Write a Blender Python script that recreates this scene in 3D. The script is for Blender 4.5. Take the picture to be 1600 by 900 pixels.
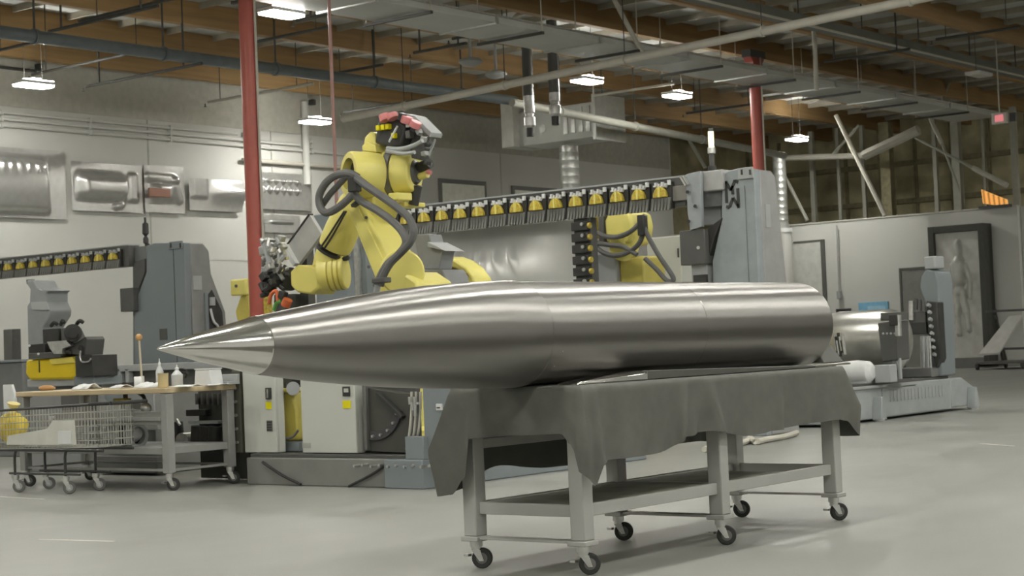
import bpy, bmesh, math, random
from mathutils import Vector, Matrix
random.seed(7)
for _o in list(bpy.data.objects): bpy.data.objects.remove(_o)
scene = bpy.context.scene
C = scene.collection
# ------------------------------------------------------------------ camera
# The hall is laid out square: u (world X) runs along the rocket and the long white wall,
# v (world Y) runs along the gantry beams, Z is up. Camera stands at u=0, v=0.
FOC, ROLL, PITCH, HEAD, CZ = 2725.0, math.radians(2.4), math.atan(91/2725.0), math.radians(38.66), 1.11
fw = Vector((math.cos(HEAD)*math.cos(PITCH), math.sin(HEAD)*math.cos(PITCH), math.sin(PITCH)))
rt = Vector((math.sin(HEAD), -math.cos(HEAD), 0))
up = rt.cross(fw)
cx = math.cos(ROLL)*rt - math.sin(ROLL)*up
cy = math.sin(ROLL)*rt + math.cos(ROLL)*up
cam_d = bpy.data.cameras.new('camera'); cam = bpy.data.objects.new('camera', cam_d); C.objects.link(cam)
M = Matrix((cx, cy, -fw)).transposed().to_4x4(); M.translation = (0, 0, CZ)
cam.matrix_world = M
cam_d.sensor_width = 36; cam_d.lens = FOC*36/1600; cam_d.clip_end = 300
cam_d.dof.use_dof = True; cam_d.dof.focus_distance = 8.6; cam_d.dof.aperture_fstop = 9
scene.camera = cam
# ------------------------------------------------------------------ world, exposure
w = bpy.data.worlds.new('hall_air'); scene.world = w; w.use_nodes = True
w.node_tree.nodes['Background'].inputs[0].default_value = (.5, .52, .48, 1)
w.node_tree.nodes['Background'].inputs[1].default_value = .15
scene.view_settings.view_transform = 'Standard'; scene.view_settings.look = 'None'
scene.view_settings.gamma = 1; scene.view_settings.use_curve_mapping = False
scene.view_settings.exposure = 0.16
LAMP_STRENGTH = 160.0
scene.cycles.max_bounces = 8; scene.cycles.diffuse_bounces = 5; scene.cycles.glossy_bounces = 4
scene.cycles.sample_clamp_indirect = 6
# ------------------------------------------------------------------ survey: sight line of a photo pixel met with a plane of the hall
def _ray(px, py):
    d = fw*FOC + cx*(px-800) - cy*(py-450)
    return d
def U(px, py, u):
    d = _ray(px, py); t = u/d.x; return Vector((u, d.y*t, CZ+d.z*t))
def V(px, py, v):
    d = _ray(px, py); t = v/d.y; return Vector((d.x*t, v, CZ+d.z*t))
def G(px, py, z=0.0):
    d = _ray(px, py); t = (z-CZ)/d.z; return Vector((d.x*t, d.y*t, z))
# ------------------------------------------------------------------ materials
MATS = {}
def mat(name, col, rough=.6, metal=0., var=.08, scale=6., bump=0., bscale=40., emit=None, estr=0., stretch=None, trans=0., alpha=1., spec=.5):
    if name in MATS: return MATS[name]
    m = bpy.data.materials.new(name); m.use_nodes = True; nt = m.node_tree; b = nt.nodes['Principled BSDF']
    b.inputs['Roughness'].default_value = rough; b.inputs['Metallic'].default_value = metal
    b.inputs['Specular IOR Level'].default_value = spec
    tc = nt.nodes.new('ShaderNodeTexCoord'); mp = nt.nodes.new('ShaderNodeMapping')
    nt.links.new(tc.outputs['Object'], mp.inputs[0])
    if stretch: mp.inputs['Scale'].default_value = stretch
    n = nt.nodes.new('ShaderNodeTexNoise'); n.inputs['Scale'].default_value = scale; n.inputs['Detail'].default_value = 5
    nt.links.new(mp.outputs[0], n.inputs['Vector'])
    r = nt.nodes.new('ShaderNodeValToRGB')
    r.color_ramp.elements[0].position = .3; r.color_ramp.elements[1].position = .7
    r.color_ramp.elements[0].color = (*[c*(1-var) for c in col], 1); r.color_ramp.elements[1].color = (*[min(1, c*(1+var)) for c in col], 1)
    nt.links.new(n.outputs['Fac'], r.inputs[0]); nt.links.new(r.outputs[0], b.inputs['Base Color'])
    if bump:
        n2 = nt.nodes.new('ShaderNodeTexNoise'); n2.inputs['Scale'].default_value = bscale; n2.inputs['Detail'].default_value = 4
        nt.links.new(mp.outputs[0], n2.inputs['Vector'])
        bp = nt.nodes.new('ShaderNodeBump'); bp.inputs['Strength'].default_value = bump; bp.inputs['Distance'].default_value = .01
        nt.links.new(n2.outputs['Fac'], bp.inputs['Height']); nt.links.new(bp.outputs[0], b.inputs['Normal'])
    if emit:
        b.inputs['Emission Color'].default_value = (*emit, 1); b.inputs['Emission Strength'].default_value = estr
    if trans: b.inputs['Transmission Weight'].default_value = trans
    MATS[name] = m
    return m
def s(r, g, b):            # sRGB 0-255 to linear
    f = lambda c: (c/255/12.92) if c/255 <= .04045 else ((c/255+.055)/1.055)**2.4
    return (f(r), f(g), f(b))
# ------------------------------------------------------------------ mesh builder
class MB:
    def __init__(self): self.v = []; self.f = []
    def add(self, vs, fs):
        o = len(self.v); self.v += [Vector(p) for p in vs]; self.f += [tuple(i+o for i in f) for f in fs]; return self
    def box(self, a, b):
        x0, x1 = sorted((a[0], b[0])); y0, y1 = sorted((a[1], b[1])); z0, z1 = sorted((a[2], b[2]))
        return self.add([(x0,y0,z0),(x1,y0,z0),(x1,y1,z0),(x0,y1,z0),(x0,y0,z1),(x1,y0,z1),(x1,y1,z1),(x0,y1,z1)],
                        [(3,2,1,0),(4,5,6,7),(0,1,5,4),(1,2,6,5),(2,3,7,6),(3,0,4,7)])
    def cbox(self, c, size, rot=None):
        h = Vector(size)/2; R = rot or Matrix.Identity(3)
        vs = [Vector(c)+R@Vector((sx*h.x, sy*h.y, sz*h.z)) for sz in (-1,1) for sx, sy in ((-1,-1),(1,-1),(1,1),(-1,1))]
        return self.add(vs, [(3,2,1,0),(4,5,6,7),(0,1,5,4),(1,2,6,5),(2,3,7,6),(3,0,4,7)])
    def bar(self, p, q, wd, ht):     # rectangular bar between two points
        p = Vector(p); q = Vector(q); d = (q-p); L = d.length; d.normalize()
        a = Vector((0,0,1)) if abs(d.z) < .9 else Vector((1,0,0))
        x = d.cross(a).normalized(); y = x.cross(d)
        R = Matrix((d, -x, y)).transposed()
        return self.cbox((p+q)/2, (L, wd, ht), R)
    def cyl(self, p, q, r0, r1=None, seg=16, caps=True):
        r1 = r0 if r1 is None else r1
        p = Vector(p); q = Vector(q); d = (q-p).normalized()
        a = Vector((0,0,1)) if abs(d.z) < .9 else Vector((1,0,0))
        x = d.cross(a).normalized(); y = d.cross(x)
        vs = []; 
        for c, r in ((p, r0), (q, r1)):
            for i in range(seg):
                t = 2*math.pi*i/seg; vs.append(c+x*(r*math.cos(t))+y*(r*math.sin(t)))
        fs = [(i, (i+1)%seg, seg+(i+1)%seg, seg+i) for i in range(seg)]
        if caps: fs += [tuple(reversed(range(seg))), tuple(range(seg, 2*seg))]
        return self.add(vs, fs)
    def lathe(self, p, d, prof, seg=32, caps=True):   # prof: (distance along d, radius)
        p = Vector(p); d = Vector(d).normalized()
        a = Vector((0,0,1)) if abs(d.z) < .9 else Vector((1,0,0))
        x = d.cross(a).normalized(); y = d.cross(x); vs = []; fs = []
        for t, r in prof:
            for i in range(seg):
                g = 2*math.pi*i/seg; vs.append(p+d*t+x*(r*math.cos(g))+y*(r*math.sin(g)))
        for k in range(len(prof)-1):
            for i in range(seg):
                j = (i+1) % seg; fs.append((k*seg+i, k*seg+j, (k+1)*seg+j, (k+1)*seg+i))
        if caps:
            fs.append(tuple(reversed(range(seg)))); n = (len(prof)-1)*seg; fs.append(tuple(range(n, n+seg)))
        return self.add(vs, fs)
    def tube(self, pts, r, seg=8, smooth=4):
        P = [Vector(p) for p in pts]
        if smooth and len(P) > 2:
            Q = []
            E_ = [P[0]]+P+[P[-1]]
            for i in range(1, len(E_)-2):
                a, b, c, d = E_[i-1:i+3]
                for k in range(smooth):
                    t = k/smooth
                    Q.append(.5*((2*b)+(c-a)*t+(2*a-5*b+4*c-d)*t*t+(3*b-a-3*c+d)*t**3))
            Q.append(P[-1]); P = Q
        vs = []; fs = []; x = None
        for i, p in enumerate(P):
            d = (P[min(i+1, len(P)-1)]-P[max(i-1, 0)]).normalized()
            if x is None:
                a = Vector((0,0,1)) if abs(d.z) < .9 else Vector((1,0,0)); x = d.cross(a).normalized()
            x = (x-d*x.dot(d)).normalized(); y = d.cross(x)
            for k in range(seg):
                g = 2*math.pi*k/seg; vs.append(p+x*(r*math.cos(g))+y*(r*math.sin(g)))
        n = len(P)
        for i in range(n-1):
            for k in range(seg):
                j = (k+1) % seg; fs.append((i*seg+k, i*seg+j, (i+1)*seg+j, (i+1)*seg+k))
        fs.append(tuple(reversed(range(seg)))); fs.append(tuple(range((n-1)*seg, n*seg)))
        return self.add(vs, fs)
    def prism(self, pts, ext):       # closed planar outline (3-D points) pushed along the vector ext
        P = [Vector(p) for p in pts]; n = len(P); e = Vector(ext)
        nrm = Vector((0,0,0))
        for i in range(n): nrm += P[i].cross(P[(i+1)%n])
        if nrm.dot(e) > 0: P.reverse()
        return self.add(P+[p+e for p in P], [tuple(range(n)), tuple(reversed(range(n, 2*n)))]+[(i, n+i, n+(i+1)%n, (i+1)%n) for i in range(n)])
    def ring(self, c, d, r0, r1, th, seg=24):   # flat washer
        c = Vector(c); d = Vector(d).normalized()
        return self.lathe(c, d, [(0,r0),(0,r1),(th,r1),(th,r0),(0,r0)], seg, caps=False)
    def grid(self, nx, ny, fn):
        vs = [fn(i/nx, j/ny) for j in range(ny+1) for i in range(nx+1)]
        W = nx+1
        return self.add(vs, [(j*W+i, j*W+i+1, (j+1)*W+i+1, (j+1)*W+i) for j in range(ny) for i in range(nx)])
    def sphere(self, c, r, seg=16, rings=10, sc=(1,1,1)):
        prof = [(-math.cos(math.pi*k/rings), math.sin(math.pi*k/rings)) for k in range(rings+1)]
        o = len(self.v); self.lathe((0,0,0), (0,0,1), [(t*r, max(1e-4, q*r)) for t, q in prof], seg)
        for i in range(o, len(self.v)): p = self.v[i]; self.v[i] = Vector((c[0]+p.x*sc[0], c[1]+p.y*sc[1], c[2]+p.z*sc[2]))
        return self
    def mesh(self, name, m, origin=(0,0,0), smooth=True, ang=35):
        o = Vector(origin); me = bpy.data.meshes.new(name)
        me.from_pydata([tuple(p-o) for p in self.v], [], self.f)
        bm = bmesh.new(); bm.from_mesh(me); bmesh.ops.recalc_face_normals(bm, faces=bm.faces); bm.to_mesh(me); bm.free()
        me.materials.append(m)
        if smooth:
            me.polygons.foreach_set('use_smooth', [True]*len(me.polygons)); me.set_sharp_from_angle(angle=math.radians(ang))
        me.update(); return me
def bev(o, wd, seg=2):
    b = o.modifiers.new('edge', 'BEVEL'); b.width = wd; b.segments = seg; b.limit_method = 'ANGLE'; b.angle_limit = math.radians(40)
def place(name, mb, m, origin=(0,0,0), parent=None, bevel=0, smooth=True, ang=35, solid=0):
    o = bpy.data.objects.new(name, mb.mesh(name, m, origin, smooth, ang)); C.objects.link(o)
    if parent is None: o.location = origin
    else: o.parent = parent
    if solid:
        q = o.modifiers.new('thick', 'SOLIDIFY'); q.thickness = solid; q.offset = 0
    if bevel: bev(o, bevel)
    return o
def tag(o, label, cat, group=None):
    o['label'] = label; o['category'] = cat
    if group: o['group'] = group
    return o
class Thing:                       # an Empty at the thing's base; parts are meshes under it
    def __init__(self, name, label, cat, loc, group=None):
        self.o = bpy.data.objects.new(name, None); C.objects.link(self.o); self.o.location = loc; self.loc = Vector(loc)
        self.o.empty_display_size = .1
        tag(self.o, label, cat, group)
    def part(self, name, mb, m, parent=None, bevel=0, label=None, smooth=True, ang=35, solid=0, stuff=False):
        p = place(name, mb, m, self.loc, parent or self.o, bevel, smooth, ang, solid)
        if label: p['label'] = label
        if stuff: p['kind'] = 'stuff'
        return p
def single(name, label, cat, mb, m, loc, group=None, bevel=0, **k):
    return tag(place(name, mb, m, loc, None, bevel, **k), label, cat, group)
def struct(name, mb, m, parent=None, loc=(0,0,0), bevel=0, **k):
    o = place(name, mb, m, loc, parent, bevel, **k)
    o['kind'] = 'structure'
    return o
def dup(root, loc, label=None, rotz=None):
    r = root.copy(); C.objects.link(r); r.location = loc
    if rotz is not None: r.rotation_euler = (0,0,rotz)
    if label: r['label'] = label
    for ch in list(root.children):
        c = ch.copy(); C.objects.link(c); c.parent = r
        for g in list(ch.children):
            d = g.copy(); C.objects.link(d); d.parent = c
    return r
# colours
WHITE = mat('white_wall_paint', (.58,.58,.54), .75, var=.04, scale=.6)
WHITE2 = mat('white_cabinet_enamel', (.53,.54,.49), .45, var=.03, scale=2)
DECK = mat('painted_roof_deck', (.50,.51,.48), .7, var=.12, scale=1.2)
WOOD = mat('glulam_wood', (.34,.215,.092), .7, var=.16, scale=2.2, stretch=(.25,1,5), bump=.2)
GALV = mat('galvanised_sheet', (.52,.53,.50), .38, .75, var=.12, scale=5)
DUCT = mat('grey_painted_duct', (.52,.53,.50), .5, .15, var=.08, scale=1)
PIPE = mat('dark_sprinkler_pipe', (.055,.055,.048), .6, var=.2)
PIPEL = mat('pale_painted_pipe', (.52,.50,.43), .55, var=.06)
STEELGR = mat('blue_grey_pipe', (.14,.165,.175), .45, var=.1)
RED = mat('red_column_paint', (.42,.095,.07), .38, var=.08, scale=3)
YEL = mat('robot_yellow_paint', (.76,.68,.19), .38, var=.05, scale=3)
YELS = mat('deep_yellow_paint', (.70,.52,.004), .4, var=.06)
YELD = mat('dull_yellow_plastic', (.52,.40,.055), .5, var=.3, scale=30)
GREY = mat('blue_grey_machine_paint', (.20,.225,.235), .45, var=.05, scale=1.5)
GREYL = mat('light_grey_machine_paint', (.36,.375,.37), .5, var=.05)
GREYD = mat('dark_grey_machine_paint', (.085,.085,.078), .5, var=.1)
BLK = mat('black_machine_parts', (.032,.032,.029), .5, var=.3)
BLKR = mat('black_rubber', (.028,.028,.026), .7, var=.3)
HOSE = mat('grey_cable_hose', (.12,.12,.115), .55, var=.15, bump=.3, bscale=60)
ALU = mat('bright_aluminium', (.62,.62,.60), .35, .9, var=.15, scale=20)
SHEET = mat('formed_sheet_metal', (.50,.50,.48), .3, .7, var=.06, scale=8)
TBL = mat('grey_table_paint', (.40,.40,.375), .45, .1, var=.06, scale=4)
CLOTH = mat('charcoal_table_cloth', (.118,.118,.104), .9, var=.08, scale=12, bump=.15, bscale=300)
MAPLE = mat('maple_bench_wood', (.50,.40,.25), .5, var=.2, scale=3, stretch=(4,.4,4))
PAPER = mat('white_paper_and_plastic', (.68,.69,.68), .6, var=.05)
PINK = mat('faded_red_plastic', (.62,.22,.22), .5, var=.1)
STICK = mat('yellow_warning_sticker', (.75,.66,.0), .5, var=.04)
OLIVE = mat('olive_insulation_wall', (.52,.475,.30), .85, var=.35, scale=1.4, bump=.3, bscale=4)
CHROME = mat('polished_steel', (.74,.73,.70), .13, 1., var=.03)
# ================================================================== lamps of the hall
LAMPG = 'high bay lamps in the ceiling'
DIFF = mat('lamp_diffuser', (1,1,1), .4, emit=(1.,.985,.92), estr=LAMP_STRENGTH)
HOUS = mat('lamp_housing_white', (.6,.6,.58), .5)
LZ = 6.6
CEIL_Z = 7.80
def make_lamp(loc, label):
    t = Thing('high_bay_lamp', label, 'lamp', loc, LAMPG); x, y, z = loc
    b = MB(); b.box((x-.36,y-.2,z+.004),(x+.36,y+.2,z+.07)); b.box((x-.1,y-.12,z+.07),(x+.1,y+.12,z+.13))
    t.part('housing', b, HOUS, bevel=.01)
    t.part('diffuser', MB().box((x-.34,y-.17,z-.03),(x+.34,y-.01,z+.003)), DIFF, smooth=False)
    t.part('diffuser', MB().box((x-.34,y+.01,z-.03),(x+.34,y+.17,z+.003)), DIFF, smooth=False)
    t.part('added_uplight', MB().box((x-.33,y-.19,z+.0705),(x+.33,y-.13,z+.078)), DIFF, smooth=False)  # glowing strip added on the housing to brighten the ceiling
    for q in (-.2,.2): t.part('hanging_cable', MB().cyl((x+q,y,z+.07),(x+q,y,CEIL_Z),.006,seg=6), PIPE)
    return t.o
lamps = [((19.57,20.16,LZ),'lit white high bay lamp beside the top of the nearer red column'),
 ((20.2,27.6,6.45),'lit high bay lamp at far left hanging in front of white wall'),
 ((28.3,28.2,6.42),'small lit high bay lamp above the checkered wall panel'),
 ((29.56,21.4,LZ),'lit high bay lamp above the hanging air handling unit'),
 ((33.08,21.46,LZ),'lit high bay lamp left of the farther red column'),
 ((43.43,24.24,LZ),'lit high bay lamp right of the farther red column, over olive wall'),]
lamp0 = make_lamp(*lamps[0])
for p, l in lamps[1:3]: make_lamp(p, l)
for p, l in lamps[3:]: dup(lamp0, p, l)
# unseen lamps added to light the near hall and the rocket's reflections
OFFL = 'unseen high bay lamp added to light the hall and the rocket reflections'
for vv, us in ((19,(-12,-4,4,12)),(12.5,(-4,3,9,15.5,22)),(5.8,(-8,-3,2,7,12,17,23,31,39)),(.6,(-5,0,5,10,15,20,26,33)),(-5.5,(-4,3,10,17,25)),(27,(4,12.2))):
    for uu in us: dup(lamp0, (uu,vv,LZ), OFFL)
for p in ((47.8,13.2,LZ),(47.8,5,LZ)): dup(lamp0, p, OFFL)  # two more unseen lamps added to brighten the olive end wall
t = Thing('high_bay_lamp', 'unlit pale high bay lamp at upper right above the exit sign', 'lamp', (36.2,15.6,LZ))
t.part('housing', MB().box((35.85,15.45,LZ),(36.55,15.8,LZ+.07)), HOUS, bevel=.01)
t.part('diffuser', MB().box((35.88,15.48,LZ-.012),(36.52,15.77,LZ)), mat('unlit_lamp_cover',(.62,.62,.56),.5), smooth=False)
t.part('hanging_cable', MB().cyl((36,15.6,LZ+.07),(36,15.6,CEIL_Z),.006,seg=6), PIPE)
# ================================================================== shell
def floor_mat():
    m = bpy.data.materials.new('polished_concrete'); m.use_nodes = True; nt = m.node_tree; b = nt.nodes['Principled BSDF']
    tc = nt.nodes.new('ShaderNodeTexCoord')
    def noise(sc, det, stretch=(1,1,1)):
        mp = nt.nodes.new('ShaderNodeMapping'); mp.inputs['Scale'].default_value = stretch; nt.links.new(tc.outputs['Object'], mp.inputs[0])
        n = nt.nodes.new('ShaderNodeTexNoise'); n.inputs['Scale'].default_value = sc; n.inputs['Detail'].default_value = det
        nt.links.new(mp.outputs[0], n.inputs['Vector']); return n
    n1 = noise(.35, 6); n2 = noise(2.2, 8, (.5,1,1)); n3 = noise(9, 4)
    mx = nt.nodes.new('ShaderNodeMath'); mx.operation = 'ADD'; nt.links.new(n1.outputs[0], mx.inputs[0]); nt.links.new(n2.outputs[0], mx.inputs[1])
    r = nt.nodes.new('ShaderNodeValToRGB'); r.color_ramp.elements[0].position = .35; r.color_ramp.elements[1].position = .68
    r.color_ramp.elements[0].color = (.235,.237,.215,1); r.color_ramp.elements[1].color = (.29,.292,.268,1)
    hf = nt.nodes.new('ShaderNodeMath'); hf.operation = 'MULTIPLY'; hf.inputs[1].default_value = .5
    nt.links.new(mx.outputs[0], hf.inputs[0]); nt.links.new(hf.outputs[0], r.inputs[0]); nt.links.new(r.outputs[0], b.inputs['Base Color'])
    rr = nt.nodes.new('ShaderNodeMapRange'); rr.inputs['To Min'].default_value = .34; rr.inputs['To Max'].default_value = .6
    nt.links.new(n2.outputs[0], rr.inputs[0]); nt.links.new(rr.outputs[0], b.inputs['Roughness'])
    bp = nt.nodes.new('ShaderNodeBump'); bp.inputs['Strength'].default_value = .05; nt.links.new(n3.outputs[0], bp.inputs['Height']); nt.links.new(bp.outputs[0], b.inputs['Normal'])
    return m
struct('floor', MB().box((-14.3,-9.8,-.2),(52,31,0)), floor_mat(), smooth=False)
fl = bpy.data.objects['floor']
# unseen dark sheet added on the floor to darken the rocket's lower reflection
struct('added_dark_sheet', MB().prism([(-14,-9.5,0),(51,-9.5,0),(51,16,0),(7.75,2.35,0),(6.3,4.5,0),(5.9,.8,0),(-14,.8,0)],(0,0,.003)), mat('added_sheet_olive',(.045,.044,.032),.65), fl, smooth=False)
# painted marks and saw joints worn into the floor
mk = mat('worn_white_floor_paint', (.56,.56,.5), .6)
for a, b in (((60,843),(178,846)), ((1532,693),(1584,697)), ((0,776),(68,780))):
    p = G(*a); q = G(*b)
    struct('floor_mark', MB().bar(p+Vector((0,0,.001)), q+Vector((0,0,.001)), .03, .002), mk, fl)
WV, CEIL, BB = 30.0, 7.80, 7.36
WL = struct('wall_left', MB().box((-14,WV,0),(45.7,WV+.3,CEIL)), WHITE, smooth=False)
def wpart(name, mb, m, **k): return struct(name, mb, m, WL, **k)
# shallow panel seams and a ledge along the white wall
for zz in (3.35,):
    wpart('wall_panel_joint', MB().box((-14,WV-.012,zz),(42,WV,zz+.02)), WHITE)
for uu in (24.9,28.6,33.2,37.2,40.6):
    wpart('wall_panel_joint', MB().box((uu,WV-.012,0),(uu+.03,WV,7.3)), mat('grey_joint',(.42,.42,.38),.7))
struct('wall_front', MB().box((-14.3,-9.5,0),(-14,30,CEIL)), mat('pale_wall_paint',(.60,.60,.57),.8), smooth=False)
struct('wall_right', MB().box((-14,-9.8,0),(52,-9.5,CEIL)), mat('white_reflector_wall',(.72,.72,.70),.75), smooth=False)  # unseen wall set close and bright white for the rocket to reflect
# partition at the far end, white below, insulated wall high above and behind it
PU = 45.5
PW = struct('wall_back', MB().box((PU,18.75,0),(PU+.2,30.0,4.33)), WHITE, smooth=False)
struct('trim_1', MB().box((PU-.03,18.75,4.33),(PU+.25,30.0,4.37)), mat('pale_cap_trim',(.5,.5,.44),.6), smooth=False)
UP = struct('wall_back_upper', MB().box((51,-9.5,0),(51.3,31.5,CEIL)), OLIVE, smooth=False)
struct('wall_left_upper', MB().box((45.7,31.2,0),(51,31.5,CEIL)), OLIVE, smooth=False)
struct('wall_left_end', MB().box((45.6,30.3,0),(45.75,31.5,CEIL)), WHITE, smooth=False)
STUD = mat('weathered_stud_wood', (.26,.235,.14), .8, var=.25)
for k, vv in enumerate([30.3-1.22*i for i in range(20)]):
    struct('wall_stud', MB().box((50.9,vv,0),(51,vv+.09,CEIL-.3)), STUD, UP)
for zz in (5.1,6.3):
    struct('wall_girt', MB().box((50.86,-9.4,zz),(51,31,zz+.16)), STUD, UP)
wpart('upper_band', MB().box((-14,WV-.02,6.42),(45.6,WV,CEIL)), mat('tan_upper_wall_paint',(.45,.445,.385),.8), smooth=False)
# floor trim under the partition
struct('baseboard_1', MB().box((PU-.02,18.75,0),(PU,30.0,.12)), mat('grey_base',(.28,.28,.25),.6))
# ceiling: white deck, timber beams, small purlins
CE = struct('ceiling', MB().box((-14.3,-9.8,CEIL),(52,31.5,CEIL+.15)), DECK, smooth=False)
for i in range(17):
    vv = 29.62-2.4*i
    struct('roof_beam', MB().box((-14,vv-.09,BB),(51,vv+.09,CEIL)), WOOD if vv > 10 else mat('white_reflector_beam',(.55,.55,.52),.7), CE, bevel=.01)  # unseen near beams made white to brighten what the rocket mirrors
for i in range(53):
    uu = -13.5+1.22*i
    struct('purlin', MB().box((uu,-9.5,CEIL-.12),(uu+.05,31,CEIL)), mat('pale_purlin',(.36,.33,.26),.7), CE)
# ================================================================== steel columns, ducts, pipes under the roof
Z3 = Vector((0,0,1))
def column(u, v, label, cap):
    t = Thing('red_column', label, 'column', (u,v,0))
    t.part('column_tube', MB().cyl((u,v,.03),(u,v,7.0),.125,seg=28), RED)
    t.part('base_plate', MB().box((u-.25,v-.25,0),(u+.25,v+.25,.03)), RED, bevel=.004)
    h = MB(); h.prism([(u-.14,v-.1,6.62),(u+.14,v-.1,6.62),(u+.2,v-.1,7.1),(u+.3,v-.1,7.2),(u+.3,v-.1,7.26),(u-.3,v-.1,7.26),(u-.3,v-.1,7.2),(u-.2,v-.1,7.1)],(0,.2,0))
    t.part('beam_saddle', h, RED, bevel=.006)
    t.part('saddle_strap', MB().box((u-.32,v-.11,7.2),(u+.32,v+.11,7.36)), mat('dark_bracket_steel',(.06,.06,.055),.5))
    c = MB(); c.tube([(u+.02,v-.15,.1),(u+.02,v-.15,7.2)], .02, 8, 0)
    t.part('conduit', c, PIPEL)
    b = MB(); b.box((u+.04,v-.21,2.55),(u+.16,v-.1,2.75)); t.part('junction_box', b, GALV, bevel=.005)
    return t
column(18.2,19.5,'nearer red steel column standing behind the nose of the rocket', False)
column(33.2,19.5,'farther red steel column rising behind the grey tower with black emblem', True)
# slim pale red drop pipe
p = V(512,0,18.2); q = V(527,290,18.2)
x0, z1 = (p.x+q.x)/2, 7.9
t = Thing('drop_pipe','thin pale red vertical pipe dropping from the roof behind the robot','pipe',(x0,18.2,0))
t.part('pipe', MB().cyl((x0,18.2,.9),(x0,18.2,7.80),.026,seg=10), mat('faded_red_pipe',(.42,.24,.21),.5))
t.part('pipe_foot', MB().cyl((x0,18.2,0),(x0,18.2,.9),.05,seg=10), GREY)
def hung_pipe(name, label, cat, a, b, r, m, drops=(), top=7.80, group=None, rod=.008):
    a = Vector(a); b = Vector(b)
    t = Thing(name, label, cat, a, group)
    t.part('pipe_run', MB().cyl(a, b, r, seg=14), m)
    for k in drops:
        p = a.lerp(b, k)
        h = MB(); h.cyl(p+Z3*r*.9, (p.x,p.y,top), rod, seg=6); t.part('hanger_rod', h, PIPE)
        d = (b-a).normalized(); c = MB(); c.cyl(p-d*.03, p+d*.03, r*1.25, seg=14); t.part('pipe_clamp', c, m)
    return t
# large blue grey pipe along the roof in front of the white wall
a = G(-60,36,6.7); b = G(790,160,6.7); vv = (a.y+b.y)/2
hung_pipe('main_pipe','thick blue grey pipe running along the roof above the white wall','pipe',(a.x-4,vv,6.7),(b.x,vv,6.7),.11,STEELGR,(.15,.3,.45,.6,.75,.9),rod=.02)
a = V(800,160,23.2); b = V(1180,238,23.2)
hung_pipe('main_pipe','pale grey pipe continuing past the air handling unit towards the far red column','pipe',(b.x+1.5,23.2,b.z),(a.x,23.2,a.z),.09,mat('pale_grey_pipe',(.34,.34,.29),.5),(.1,.35,.6,.85),rod=.014)
# pale main crossing the picture
a = Vector((27.55,27.3,6.05)); b = Vector((24.75,10.6,6.28))
a = G(536,186,6.05); b = G(1436,-2,6.28); d = (b-a)
hung_pipe('cross_pipe','long pale cream pipe crossing the hall diagonally in the picture','pipe',a,b+d*.15,.075,PIPEL,(.12,.3,.49,.68,.86,.97),rod=.01)
# trapeze hung flat duct, low and wide
VA, VB_ = 18.50, 19.75
DZ = 6.62
t = Thing('flat_duct','wide flat grey duct hung on trapeze bars below the timber beams','duct',(18,VA,DZ))
for k in range(10):
    u0 = 14.0+k*3.0
    t.part('duct_section', MB().box((u0+.01,VA,DZ),(u0+2.99,VB_,DZ+.11)), DUCT, bevel=.012)
    t.part('duct_flange', MB().box((u0-.03,VA-.03,DZ-.03),(u0+.03,VB_+.03,DZ+.14)), GALV)
for k in range(10):
    u0 = 15.3+k*2.95
    t.part('trapeze_bar', MB().box((u0-.03,VA-.12,DZ-.08),(u0+.03,VB_+.12,DZ-.031)), PIPE)
    for q in (VA-.09, VB_+.09):
        t.part('hanger_rod', MB().cyl((u0,q,DZ-.031),(u0,q,7.80),.012,seg=6), PIPEL)
t.part('bright_edge_strip', MB().box((14,VA-.02,DZ+.11),(44,VA+.06,DZ+.14)), ALU)
# dark trough beam farther right
a = G(1236,22,7.0); b = G(1570,128,7.0); vv = (a.y+b.y)/2
t = Thing('cable_trough','long dark grey cable trough running down to the right below the timber beams','trough',(a.x-4,vv,7.0))
t.part('trough', MB().box((a.x-6,vv-.13,7.0),(b.x+3,vv+.13,7.2)), mat('olive_grey_trough',(.13,.14,.12),.5), bevel=.01)
t.part('edge_lip', MB().box((a.x-6,vv-.16,6.98),(b.x+3,vv-.131,7.02)), PIPEL)
for k in range(8):
    x = a.x-4+k*2.6; t.part('hanger_rod', MB().cyl((x,vv,7.2),(x,vv,7.80),.015,seg=6), PIPE)
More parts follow.
